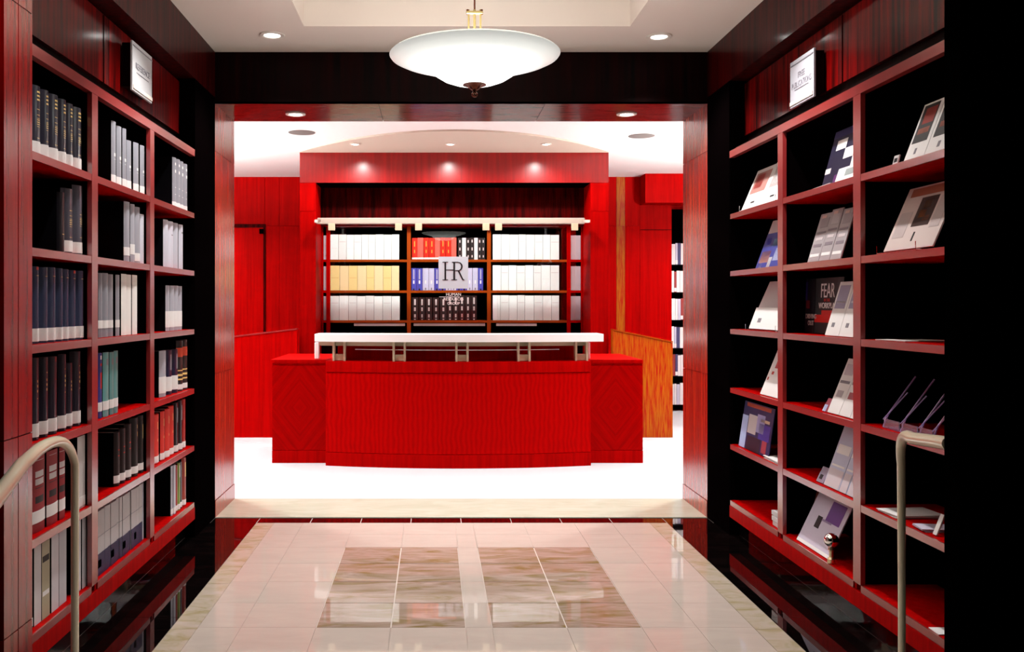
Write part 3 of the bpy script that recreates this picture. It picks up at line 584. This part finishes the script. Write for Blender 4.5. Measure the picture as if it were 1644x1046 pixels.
# white transaction shelf on brass brackets
tsh = thing('transaction_shelf', 'curved white transaction shelf raised on brass brackets above the desk', 'counter', (.23, 8.1, .915))
TX0, TX1 = sx(505, 8.05), sx(969, 8.05)
prism('shelf_slab', bow(8.05, 7.90, x0=TX0, x1=TX1) + bow(8.40, 8.30, x0=TX0, x1=TX1)[::-1], 1.085, 1.15, M['counter'], tsh, smooth=True)
prism('lower_rail', bow(8.17, 8.02, x0=TX0 + .03, x1=TX1 - .12) + bow(8.19, 8.04, x0=TX0 + .03, x1=TX1 - .12)[::-1], 1.045, 1.078, M['palebrass'], tsh, smooth=True)
prism('glass_lip', bow(8.10, 7.95, x0=TX0 + .35, x1=TX1 - .38) + bow(8.11, 7.96, x0=TX0 + .35, x1=TX1 - .38)[::-1], 1.012, 1.017, M['counter'], tsh, smooth=True)
for px in (543, 641, 741.5, 841, 936):
    x = sx(px, 8.0); uu = (x - (CX0 + CX1) / 2) / ((CX1 - CX0) / 2); yb = 7.91 + .15 * uu * uu
    k = box('bracket', x - .04, x + .04, yb + .05, yb + .12, .917, .972, M['palebrass'], tsh, .004)
    for sgn in (-1, 1):
        a = box('bracket_arm', x + sgn * .048 - .009, x + sgn * .048 + .009, yb + .03, yb + .12, .916, 1.084, M['palebrass'], None)
        a.parent = k; a.location = Vector(a.location) - Vector(k.location) - Vector(tsh.location)
for px, nm in ((508.5, 'left'), (944, 'right')):
    x = sx(px, 8.25)
    o = box('end_bracket', x - .02, x + .02, 8.25, 8.32, .922, 1.07, M['counter'], tsh, .004)
# low raked staff partitions each side of the portal
def low_wall(side, xs_, ztop, zout, m, xa, xb):
    o = struct(prism('wall_low_' + side, [(xa, 0), (xb, 0), (xb, zout), (xa, ztop)], 9.76, 9.86, m, None, 'y'), 'low mahogany partition with a raked top on the %s of the desk' % side, 'partition')
    bm = bmesh.new(); addprism(bm, [(xa, ztop + .002), (xb, zout + .002), (xb, zout + .016), (xa, ztop + .016)], 9.75, 9.87, 'y')
    done('top_cap', bm, M['orange'] if side == 'right' else M['edge'], o); return o
low_wall('left', 0, 1.142, .93, M['wood'], -1.44, -3.2)
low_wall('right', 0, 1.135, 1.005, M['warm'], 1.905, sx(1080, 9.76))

# ------------------------------------------------------------------ room walls
bwall = struct(box('wall_back', -5.6, 2.70, YB, YB + .1, 0, ZC, M['wood']), 'red mahogany panelled back wall of the room', 'wall')
X = lambda px, Y=YB: (px - VX) * Y / F
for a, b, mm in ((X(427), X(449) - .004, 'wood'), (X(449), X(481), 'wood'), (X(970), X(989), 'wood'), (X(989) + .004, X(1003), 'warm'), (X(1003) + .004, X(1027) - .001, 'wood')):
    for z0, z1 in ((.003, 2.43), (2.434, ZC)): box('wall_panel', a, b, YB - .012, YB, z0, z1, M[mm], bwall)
box('wall_panel', -5.6, X(425), YB - .012, YB, 2.46, ZC, M['wood'], bwall)
dr = struct(box('door_1', X(330), X(423), YB - .02, YB - .002, 0, 2.41, M['wood']), 'tall red mahogany door in the back wall left of the portal', 'door')
box('door_closer', X(418), X(424), YB - .08, YB - .02, 2.33, 2.39, M['black'], dr)
boxes('door_frame', [(X(325), X(426.5), YB - .03, YB - .001, 2.41, 2.455), (X(423.2), X(426.5), YB - .03, YB - .001, 0, 2.41)], M['lintel'], dr)
# lintel, recessed wall and the tall bookcase at the far right
struct(box('trim_3', X(1027), 6.0, YB - .32, YB - .012, 2.70, ZC, M['wood']), 'mahogany lintel over the far right alcove', 'lintel')
rw = struct(box('wall_alcove', X(1027), X(1077.5), YB - .02, YB + .08, 0, 2.70, M['wood']), 'red panelled alcove wall beside the far bookcase', 'wall')
box('alcove_panel', X(1027), X(1077.5), YB - .032, YB - .02, 2.38, 2.385, M['darkwood'], rw)
struct(box('wall_right_far', 5.9, 6.0, D2, 13.2, 0, ZC, M['wood']), 'far right red wall of the room', 'wall')
struct(box('wall_left_far', -5.6, -5.5, D2, 13.2, 0, ZC, M['wood']), 'far left red wall of the room', 'wall')
struct(box('wall_back_far', 2.6, 6.0, 12.75, 12.85, 0, ZC, M['wood']), 'dark far wall behind the alcove bookcase', 'wall')
YF = 12.2; fx = lambda px: (px - VX) * YF / F
fc = thing('alcove_bookcase', 'tall black bookcase of pale books in the far right alcove', 'bookcase', (3.6, YF + .15, 0))
box('back_panel', fx(1078), 4.2, YF + .3, YF + .32, 0, 2.7, M['black'], fc)
for x in (fx(1078) - .01, 4.2): box('upright', x - .01, x + .01, YF, YF + .3, 0, 2.7, M['black'], fc)
FZ = [H - (py - VY) * YF / F for py in (424.5, 469, 513.5, 558.5, 603.5, 649.5)]
for k, z in enumerate(FZ):
    box('shelf', fx(1078), 4.19, YF, YF + .3, z - .025, z, M['black'], fc)
    x = fx(1078.5); i = 0
    for t in ([.035, .03, .045, .05, .05, .05] if k % 2 else [.05, .032, .04, .06, .04, .05]):
        c = [(.8, .8, .82), (.55, .56, .7), (.06, .06, .16)][(i + k) % 3] if i % 3 else (.82, .82, .82)
        if random.random() < .2: c = (.30, .04, .04)
        book('book', t - .003, .29 * random.uniform(.93, 1.0), .2, (x + t / 2, YF + .01, z), 0, dict(cover=c, gloss=.6, rnd=.1, lab=.05 if i % 2 else 0),
             '%s book from left, %s shelf, far right alcove bookcase' % (ORD[i], SHN[k]), 'books in the far right alcove', pages=False)
        x += t; i += 1

# ------------------------------------------------------------------ ceiling fixtures
def downlight(x, y, z, label, power, size=110, r=.05, tilt=(0, 0), grp='recessed downlights', blend=.7, lens=True):
    t = thing('downlight', label, 'downlight', (x, y, z), 0, grp)
    lathe('trim_ring', [(r, -.001), (r * 1.55, -.001), (r * 1.55, -.007), (r * 1.2, -.011), (r, -.006), (r, -.001)], M['whitetrim'], t, seg=24)
    lathe('lens', [(0, -.012), (r * .55, -.010), (r * .96, -.004), (r * .96, -.002), (0, -.002)], M['lens'], t, seg=20)
    l = bpy.data.lights.new('spot', 'SPOT'); l.energy = power; l.spot_size = R(size); l.spot_blend = blend; l.shadow_soft_size = .035; l.color = (1, .96, .92)
    lo = bpy.data.objects.new('spot_lamp', l); C.objects.link(lo); lo.parent = t; lo.location = (0, 0, -.03); lo.rotation_euler = (R(tilt[0]), R(tilt[1]), 0)
    return t
downlight(sx(437, 5.69), 5.69, ZC, 'left downlight in the hall ceiling border near the opening', W_CAN_HALL)
downlight(sx(1058, 5.72), 5.72, ZC, 'right downlight in the hall ceiling border near the opening', W_CAN_HALL)
for i, y in enumerate((4.45, 2.9)):
    downlight(-1.0, y, ZC, 'downlight in the left ceiling border %s the pendant' % ('beside' if i == 0 else 'nearer than'), W_CAN_HALL * (1.2 if i == 0 else .5), tilt=(0, 0))
    downlight(1.42, y, ZC, 'downlight in the right ceiling border %s the pendant' % ('beside' if i == 0 else 'nearer than'), W_CAN_HALL * (1.2 if i == 0 else .2))
downlight(sx(474.5, 6.4), 6.4, ZO, 'left downlight in the underside of the header', W_CAN_SOFFIT, r=.045)
downlight(sx(1006, 6.4), 6.4, ZO, 'right downlight in the underside of the header', W_CAN_SOFFIT, r=.045)
for px, nm in ((570, 'left'), (723, 'middle'), (877, 'right')):
    downlight(sx(px, 9.43), 9.43, ZC - .018, '%s wall-washer in the curved ceiling before the portal' % nm, W_CAN_DESK, size=150, r=.035, tilt=(8, 0), blend=.6)
for px, py, nm in ((484.5, 212.5, 'left'), (1030, 218, 'right')):
    Y = F * (ZC - H) / (VY - py)
    lathe('ceiling_speaker', [(0, -.004), (.11, -.006), (.128, -.004), (.13, -.001), (0, -.001)], M['speaker'], None, (sx(px, Y), Y, ZC), 28)
    tag(bpy.context.scene.objects[-1] if False else [o for o in C.objects if o.name.startswith('ceiling_speaker')][-1], '%s round grey ceiling speaker above the desk area' % nm, 'speaker', 'ceiling speakers')
for i, (x, y) in enumerate(((-3.2, 8.0), (-3.2, 10.6), (3.6, 8.0), (3.5, 10.6), (-1.9, 7.2), (2.3, 7.2), (.2, 7.25))):
    if i == 6: continue
    downlight(x, y, ZC, 'added unseen room downlight %s' % ('out at the left side front', 'out at the left side back', 'out at the right side front', 'out at the right side back', 'behind the left of the header', 'behind the right of the header')[i], W_CAN_ROOM_ADDED, size=150, r=.07, grp='added room downlights')  # unseen cans added to brighten the room's ceiling and carpet

def pendant(x, y, power, label, z=2.5, rotz=0):
    t = thing('pendant_lamp', label, 'pendant lamp', (x, y, z))
    prof_o = [(.0, -.128), (.05, -.126), (.10, -.117), (.14, -.102), (.175, -.080), (.208, -.052), (.25, -.042), (.30, -.030), (.345, -.016), (.370, -.004), (.376, .004)]
    prof_i = [(r_ * .975, z_ + .008) for r_, z_ in prof_o[::-1]]; prof_i[-1] = (0, -.120)
    lathe('glass_bowl', prof_o + prof_i, M['bowl'], t, seg=64)
    lathe('finial', [(r_, -.1255 + (z_ + .209) * .62) for r_, z_ in [(0, -.300), (.008, -.298), (.014, -.285), (.014, -.274), (.008, -.262), (.010, -.252), (.022, -.240), (.030, -.225), (.052, -.214), (.052, -.210), (0, -.209)]], M['brownmetal'], t, seg=24)
    tube('finial_ring', [(x, y, z - .173), (x, y, z - .168)], .0155, M['chrome'], t, 16)
    top = (ZC + .3) - z if z > 2.4 and abs(y - 4.07) < .1 else ZC - z
    for dx_ in (-.026, .026): tube('stem_rod', [(x + dx_, y, z + .0), (x + dx_, y, z + .205)], .0042, M['dimbrass'], t, 8)
    tube('stem_rod', [(x, y, z - .115), (x, y, z + .205)], .006, M['dimbrass'], t, 8)
    box('stem_collar', x - .036, x + .036, y - .008, y + .008, z + .185, z + .198, M['dimbrass'], t, .002)
    for dx_ in (-.031, .031): tube('collar_knob', [(x + dx_, y, z + .183), (x + dx_, y, z + .205)], .006, M['brownmetal'], t, 8)
    tube('stem', [(x, y, z + .19), (x, y, z + top - .03)], .004, M['brownmetal'], t, 8)
    lathe('canopy', [(.0, top - .035), (.03, top - .033), (.06, top - .012), (.065, top - .001), (0, top - .001)], M['brass'], t, seg=24)
    for k in range(3):
        l = bpy.data.lights.new('bulb', 'POINT'); l.energy = power / 3; l.shadow_soft_size = .04; l.color = (1, .97, .92)
        lo = bpy.data.objects.new('bulb', l); C.objects.link(lo); lo.parent = t; lo.location = (.12 * math.cos(k * 2.1), .12 * math.sin(k * 2.1), -.04)
pendant(.184, 4.07, W_BOWL_HALL, 'large white glass bowl pendant hanging in the middle of the hall')
pendant(-3.1, 9.0, W_BOWL_ROOM_ADDED, 'added unseen glass bowl pendant in the room left of the desk', 2.3)  # unseen copy of the hall pendant, added to light the ceiling
pendant(3.5, 9.0, W_BOWL_ROOM_ADDED, 'added unseen glass bowl pendant in the room right of the desk', 2.3)  # second unseen pendant, likewise added for the ceiling's brightness

# ------------------------------------------------------------------ signs on the friezes
def plaque(side, pxa, pxb, lines, label):
    s = -1 if side == 'left' else 1; X_ = (XL if s < 0 else XR) + s * .03
    ya, yb = ((F * abs(X_) / abs(VX - p)) for p in (pxa, pxb)); y0, y1 = min(ya, yb), max(ya, yb)
    t = thing('frieze_sign', label, 'sign', ((X_), (y0 + y1) / 2, 2.45))
    zt = 2.697 if s < 0 else 2.646; zb = 2.452 if s < 0 else 2.41
    box('sign_backer', *sorted((X_ + s * .012, X_ + s * .055)), y0 + .01, y1 - .01, zb + .02, zt - .01, M['darkwood'], t)
    box('sign_plate', *sorted((X_, X_ + s * .012)), y0, y1, zb, zt, M['signplate'] if s < 0 else M['signplate2'], t, .002)
    box('foot_bar', *sorted((X_ - s * .004, X_)), y0 + .004, y1 - .004, zb + .012, zb + .03, M['whitetrim'], t)
    box('head_bar', *sorted((X_ - s * .003, X_)), y0 + .004, y1 - .004, zt - .025, zt - .02, M['greyink'], t)
    c = (zt + zb) / 2 - 2.45
    rz = R(90) if s < 0 else R(-90)
    for k, (txt, sz_, dz, kx) in enumerate(lines):
        text('sign_lettering', txt, sz_, M['greyink'], t, (-s * .001, 0, c + dz), (R(90), 0, rz), sx=kx)
    box('rule', *sorted((X_ - s * .002, X_)), y0 + .06, y1 - .06, zb + (.098 if s < 0 else .080), zb + (.101 if s < 0 else .083), M['greyink'], t)
plaque('left', 213, 244, [('REFERENCE', .044, .008, 1.0)], 'white REFERENCE sign fixed to the left frieze')
plaque('right', 1268.5, 1306, [('FREE', .042, .030, 1), ('PUBLICATIONS', .042, -.014, .85)], 'white FREE PUBLICATIONS sign fixed to the right frieze')

# ------------------------------------------------------------------ brass rails by the entrance
lr = thing('brass_rail', 'brass tube guard rail curving down at the left foreground', 'rail', (-1.26, 3.2, 0))
tube('rail_tube', [(-.93, 1.85, .945), (-1.035, 2.2, .948), (-1.16, 2.6, .950)] + bez((-1.225, 2.85, .950), (-1.275, 3.22, .975), (-1.262, 3.25, .84), 10) + [(-1.262, 3.25, .4), (-1.262, 3.25, 0.001)], [.0205, .0205, .0205] + [.020 - .0006 * i for i in range(11)] + [.0135, .0135], M['railbrass'], lr, 20)
lathe('floor_flange', [(0, .0), (.045, 0), (.045, .006), (.018, .012), (.0, .012)], M['brass'], lr, (0, .04, .001), 24)
rr_ = thing('brass_rail', 'brass tube guard rail against the black jamb at right', 'rail', (1.6, 3.2, 0))
tube('rail_tube', [(1.515, 2.705, .994), (1.525, 2.76, .990)] + bez((1.57, 3.02, .965), (1.615, 3.2, .975), (1.626, 3.2, .85), 10) + [(1.628, 3.2, .4), (1.628, 3.2, .001)], [.0205, .0205] + [.020 - .0006 * i for i in range(11)] + [.0125, .0125], M['railbrass'], rr_, 20)
lathe('floor_flange', [(0, .0), (.045, 0), (.045, .006), (.018, .012), (.0, .012)], M['brass'], rr_, (.028, 0, .001), 24)

# ------------------------------------------------------------------ leaflets on the right shelves
RB = {0: 'farthest', 1: 'middle', 2: 'nearest'}
def leaf(px0, px1, sh, h, lean, style, label, grp, name='brochure', cat='brochure', inset=.03, t=.006, w_=None, lift=.0035):
    """a leaflet standing on shelf sh, facing the hall and leaning back; style lists (u0,u1,v0,v1,material) prints"""
    a = XR + inset; y0 = F * a / (px0 - VX); y1 = F * a / (px1 - VX); y0, y1 = clampr(y0, y1); wd = w_ or (y0 - y1)
    yc = y0 - wd / 2
    L_ = math.hypot(h, lean); ang = math.atan2(lean, h)
    bm = bmesh.new(); addbox(bm, -wd / 2, wd / 2, 0, t, 0, L_, .0008)
    base = style[0]
    o = done(name, bm, base if not isinstance(base, tuple) else colr(base, .5), None, (a, yc, SHZ[sh] + lift), (0, 0, 0))
    o.rotation_euler = (Matrix.Rotation(R(-90), 3, 'Z') @ Matrix.Rotation(-ang, 3, 'X')).to_euler()
    tag(o, label, cat, grp)
    for u0, u1, v0, v1, m_ in style[1:]:
        b2 = bmesh.new(); addbox(b2, -wd / 2 + wd * u0, -wd / 2 + wd * u1, -.0009, .0001, L_ * v0, L_ * v1)
        done('print_panel', b2, M[m_] if isinstance(m_, str) else colr(m_, .45), o)
    return o, wd, L_
def holder(px0, px1, sh, label):
    a = XR + .012; y0 = F * a / (px0 - VX); y1 = F * a / (px1 - VX); z = SHZ[sh]
    t = thing('wire_stand', label, 'stand', (a, (y0 + y1) / 2, z), 0, 'wire display stands')
    for y in (y0, y1):
        tube('wire_leg', [(a, y, z + .035), (a, y, z + .004), (a + .15, y, z + .004), (a + .21, y, z + .15)], .0022, M['chrome'], t, 6)
    tube('cross_wire', [(a, y0, z + .004), (a, y1, z + .004)], .0022, M['chrome'], t, 6)
W, OW, I = 'white', 'offwhite', 'ink'
pic = lambda c: [(.12, .88, .42, .92, c), (.3, .7, .55, .8, (.6, .12, .05)), (.15, .85, .2, .22, 'greyink')]
leaf(1190, 1219, 0, .235, .10, [M[W], (.1, .9, .38, .9, (.5, .25, .22)), (.2, .6, .5, .85, (.55, .04, .03)), (.4, .6, .12, .16, I)], 'white leaflet with red portrait on top shelf, farthest right bay', 'leaflets on the top right shelf', lift=.011)
leaf(1219.5, 1252, 0, .24, .10, [M[W], (.12, .85, .38, .9, (.5, .42, .42)), (.2, .5, .45, .8, 'white'), (.55, .8, .5, .85, (.45, .12, .1)), (.4, .6, .12, .16, I)], 'white leaflet with pale portrait on top shelf, farthest right bay', 'leaflets on the top right shelf', lift=.011)
holder(1187, 1245, 0, 'wire stand under the two leaflets on top shelf, farthest right bay')
leaf(1213, 1256, 1, .27, .10, [M[OW], (0, 1, .0, .72, (.03, .04, .25)), (.05, .4, .1, .34, (.55, .25, .2)), (.35, .75, .42, .58, (.2, .45, .6)), (.55, .95, .12, .38, (.45, .5, .75)), (.08, .25, .48, .62, (.02, .02, .4)), (.4, .52, .0, .2, 'white'), (.1, .2, .0, .12, 'white')], 'blue collage magazine on second shelf, farthest right bay', 'magazines on right shelves', 'magazine', 'magazine')
leaf(1203, 1256, 2, .27, .12, [M[OW], (.35, .4, .9, .92, I)], 'plain grey newsletter on third shelf, farthest right bay', 'newsletters on right shelves', 'newsletter', 'newsletter', lift=.011)
o, wd, L_ = leaf(1202, 1254, 2, .12, .045, [M[W], (.2, .3, .3, .5, 'greyink')], 'low white pamphlet before the newsletter on third shelf, farthest bay', 'newsletters on right shelves', 'pamphlet', 'pamphlet', inset=.018, lift=.011)
holder(1197, 1245, 2, 'wire stand under the newsletter on third shelf, farthest right bay')
leaf(1220, 1262, 3, .27, .11, [M[W], (.18, .6, .55, .8, (.35, .02, .03)), (.2, .5, .86, .93, (.5, .1, .1)), (.14, .22, .42, .48, 'redprint'), (.05, .1, .3, .36, 'redprint')], 'white pamphlet with dark red square on fourth shelf, farthest bay', 'pamphlets on right shelves', 'pamphlet', 'pamphlet')
mg = [(.012, .012, .08), (.1, .9, .9, .98, (.35, .05, .02)), (0, .2, .0, .7, (.40, .5, .8)), (.22, .5, .35, .75, (.5, .48, .5)), (.5, .75, .42, .8, (.3, .3, .55)), (.6, .95, .3, .62, (.04, .03, .3)), (.62, .9, .66, .72, (.6, .45, .3)), (.25, .7, .0, .3, (.005, .005, .02)), (.75, .9, .05, .3, (.3, .03, .05))]
leaf(1186, 1233, 4, .27, .04, mg, 'dark blue group-photo magazine on fifth shelf, farthest right bay', 'magazines on right shelves', 'magazine', 'magazine')
def flat(px0, px1, sh, label, m_=None, z=0, n=3, dpt=.2, grp='loose papers on right shelves', t=.004, skew=0, inset=.02):
    a = XR + inset; y0 = F * a / (px0 - VX); y1 = F * a / (px1 - VX); y0, y1 = clampr(y0, y1); y0 -= .012; y1 += .014; wd = y0 - y1 - .016
    tt = thing('paper_stack', label, 'papers', (a + dpt / 2, (y0 + y1) / 2, SHZ[sh] + z), 0, grp)
    for i in range(n):
        bm = bmesh.new(); addbox(bm, -dpt / 2, dpt / 2, -wd / 2, wd / 2, 0, t * .8)
        done('sheet', bm, m_ or M['white'], tt, (random.uniform(-.006, .006), random.uniform(-.008, .008), .001 + i * t), (0, 0, R(skew + random.uniform(-4, 4))))
flat(1224, 1262, 4, 'white papers lying on fifth shelf, farthest right bay', n=4)
flat(1236, 1262, 5, 'small stack of booklets on bottom shelf, farthest right bay', n=3, t=.028, dpt=.15, m_=M['offwhite'])
ck = [(.008, .006, .03), (0, .9, .86, .99, (.012, .01, .09)), (.15, .42, .62, .80, W), (.42, .68, .42, .61, W), (.68, .95, .23, .42, W), (.0, .15, .22, .32, 'offwhite'), (.78, .95, .68, .78, 'offwhite'), (.8, .98, .5, .58, 'offwhite'), (.3, .5, .02, .16, (.1, .02, .12))]
leaf(1319, 1379, 0, .26, .07, ck, 'dark booklet with white chequered cover, top shelf, middle right bay', 'magazines on right shelves', 'booklet', 'booklet')
leaf(1340, 1374, 0, .06, .02, [M[W], (.4, .8, .3, .8, (.3, .35, .35))], 'tiny white card before the chequered booklet, top shelf', 'cards on right shelves', 'card', 'card', inset=.014)
flat(1297, 1340, 0, 'pale leaflet lying flat on top shelf, middle right bay', m_=M['offwhite'], n=2)
for i, (a, b) in enumerate(((1296, 1313.5), (1314, 1331), (1331.5, 1349))):
    leaf(a, b, 1, .235 + .01 * (i == 1), .07, [colr((.36, .33, .35), .5), (.1, .9, .1, .16, 'white'), (.15, .85, .3, .36, (.2, .17, .2)), (.2, .8, .44, .5, (.55, .5, .52)), (.1, .9, .58, .62, (.2, .17, .2)), (.2, .9, .7, .9, (.28, .25, .27) if i != 1 else (.42, .4, .42)), (.2, .6, .9, .96, (.6, .4, .35))], '%s of three grey mottled brochures, second shelf, middle right bay' % ('left', 'middle', 'right')[i], 'grey mottled brochures')
# folded black display card FEAR
o, wd, L_ = leaf(1307, 1352, 2, .275, .01, [(.004, .003, .005), (.0, .85, .2, .34, (.55, .01, .005)), (.25, .8, .34, .42, (.5, .01, .005))], 'black standing book cover reading FEAR in white, third shelf', 'display books', 'display_book', 'book', inset=.118)
text('cover_lettering', 'FEAR', .10, M['white'], o, (-.015, -.001, L_ * .76), (R(90), 0, 0), sx=.72)
text('cover_lettering', 'IN THE', .022, M['redprint'], o, (-.02, -.001, L_ * .60), (R(90), 0, 0))
text('cover_lettering', 'WORKPLACE', .040, M['white'], o, (.0, -.001, L_ * .50), (R(90), 0, 0), sx=.95)
o, wd, L_ = leaf(1282, 1306, 2, .275, .01, [(.004, .003, .008), (.0, .2, .6, .95, (.02, .01, .12)), (.1, .5, .45, .6, (.12, .005, .01))], 'dark back cover panel beside the FEAR book, third shelf', 'display books', 'display_book', 'book', inset=.118)
text('cover_lettering', 'DRIVING\nOUT', .034, M['offwhite'], o, (.02, -.001, L_ * .24), (R(90), 0, 0))
for i, (a, b) in enumerate(((1324, 1345.5), (1346, 1369), (1369.5, 1390))):
    leaf(a, b, 2, .25, .075, [M[W], (.12, .85, .5, .93, (.30, .28, .42)), (.2, .8, .6, .64, 'white'), (.3, .5, .16, .24, 'greyink')], '%s white leaflet with mauve panel beside the FEAR book' % ('left', 'middle', 'right half-hidden')[i], 'mauve-panelled leaflets')
for i, (a, b) in enumerate(((1328, 1346), (1346.5, 1364), (1364.5, 1384))):
    leaf(a, b, 3, .25, .10, [M[W], (.1, .9, .55, .6, 'greyink'), (.2, .7, .3, .42, (.35, .06, .08) if i == 1 else (.45, .42, .46)), (.15, .85, .7, .9, (.55, .5, .55))], '%s of three pale brochures, fourth shelf, middle right bay' % ('left', 'middle', 'right half-hidden')[i], 'pale brochures on the fourth shelf')
leaf(1320, 1328, 3, .06, .03, [(.25, .03, .06), (0, .6, .0, .5, (.4, .45, .7))], 'small maroon card beside the pale brochures, fourth shelf', 'cards on right shelves', 'card', 'card')
for i, (a, b) in enumerate(((1322, 1346), (1346.5, 1358), (1358.5, 1384))):
    leaf(a, b, 4, .275, .10, [colr((.50, .54, .70), .5), (.05, .95, .0, .3, (.6, .55, .6)), (.1, .9, .55, .7, 'white'), (.1, .9, .34, .37, 'white')], '%s of three pale blue brochures, fifth shelf, middle right bay' % ('left', 'middle', 'right')[i], 'pale blue brochures')
leaf(1310, 1321, 4, .07, .035, [(.25, .2, .28), (.2, .6, .2, .5, 'ink')], 'small grey card beside the pale blue brochures, fifth shelf', 'cards on right shelves', 'card', 'card')
leaf(1294, 1326, 5, .25, .06, [(.16, .03, .015), (0, .12, .0, .6, (.5, .3, .1))], 'brown folder behind the grey leaflet, bottom shelf, middle right bay', 'folders on right shelves', 'folder', 'folder', inset=.10)
leaf(1279, 1329, 5, .25, .12, [colr((.55, .52, .64), .5), (.50, .9, .55, .92, (.10, .02, .22)), (.28, .42, .36, .58, I), (.42, .7, .52, .56, (.25, .2, .35)), (.0, 1, .0, .06, 'white')], 'grey leaflet with purple square and black bar, bottom shelf', 'folders on right shelves', 'leaflet', 'leaflet')
yk = yr(1334, XR + .02)
kn = thing('globe_ornament', 'small chrome globe on brass foot standing at the bottom shelf edge', 'ornament', (XR + .022, yk, SHZ[5] + .001))
lathe('globe', [(0.033 * math.sin(math.pi * i / 14), .105 - .033 * math.cos(math.pi * i / 14)) for i in range(15)], M['chrome'], kn, seg=24)
lathe('brass_foot', [(0, 0.0), (.018, 0), (.018, .02), (.01, .028), (.01, .055), (.016, .062), (.012, .074), (0, .074)], M['brass'], kn, seg=16)
for i, (a, b) in enumerate(((1450, 1482), (1483, 1526))):
    leaf(a, b, 0, .225, .085, [M[W], (.1, .85, .3, .96, (.01, .008, .01)), (.25, .8, .62, .9, (.42, .04, .03)), (.2, .75, .45, .55, (.5, .15, .1)), (.4, .5, .1, .2, 'greyink')], '%s white leaflet with dark red photo, top shelf, nearest right bay' % ('left', 'right')[i], 'red-photo leaflets')
leaf(1432, 1440, 0, .04, .01, [M[OW], (.2, .8, .3, .7, I)], 'tiny upright card left of the red-photo leaflets, top shelf', 'cards on right shelves', 'card', 'card')
leaf(1418, 1497, 1, .255, .11, [colr((.62, .52, .50), .6), (.10, .95, .84, .97, (.35, .1, .05)), (.38, .72, .35, .80, (.03, .008, .005)), (.48, .62, .62, .74, (.75, .4, .2)), (.45, .58, .48, .6, (.6, .2, .05)), (.55, .68, .42, .5, (.45, .12, .03)), (.06, .3, .2, .6, (.50, .42, .42)), (.76, .94, .3, .78, (.50, .42, .42)), (.5, .53, .12, .26, 'ink')], 'large newspaper with dark orange photograph, second shelf, nearest right bay', 'newsletters on right shelves', 'newspaper', 'newspaper', lift=.011)
holder(1408, 1470, 1, 'wire stand under the newspaper on second shelf, nearest right bay')
flat(1402, 1450, 2, 'thin papers lying on third shelf, nearest right bay', n=1, m_=M['offwhite'], skew=4)
flat(1404, 1442, 4, 'white leaflets lying on fifth shelf left of the brass rail', n=3, skew=3)
flat(1461, 1492, 4, 'blue-edged leaflets lying on fifth shelf right of the brass rail', n=3, m_=colr((.6, .58, .72), .5), skew=-6)
leaf(1497, 1503, 4, .075, .03, [M[W]], 'small white card standing on fifth shelf by the black jamb', 'cards on right shelves', 'card', 'card')
flat(1484, 1512, 5, 'white paper lying on bottom shelf by the black jamb', n=1, inset=.004)
# acrylic rack on the fourth shelf
a = XR + .03; z = SHZ[3]
rk = thing('leaflet_rack', 'clear acrylic leaflet rack with purple light painted in, on fourth shelf, nearest right bay', 'rack', (a, yr(1462, a), z))
M['tint'] = mat('purple_lit_acrylic_edge', (.40, .28, .55), .2, .5, coat=1)  # purple light on the clear acrylic is put into its colour
box('rack_base', a, a + .08, yr(1512, a), yr(1418, a), z + .001, z + .006, M['tint'], rk)
for px in (1418, 1446, 1475, 1497):
    y = yr(px, a)
    tube('rack_fin', [(a, y, z + .003), (a + .02, y, z + .055), (a + .13, y - .005, z + .21)], .0035, M['tint'], rk, 6)
    tube('rack_prop', [(a + .0, y, z + .035), (a + .07, y - .06, z + .15)], .0028, M['tint'], rk, 6)
for px0, px1 in ((1420, 1444), (1448, 1473), (1477, 1498)):
    y0, y1 = yr(px1, a), yr(px0, a)
    box('rack_pocket', a - .002, a + .002, y0, y1, z + .006, z + .04, M['acrylic'], rk)
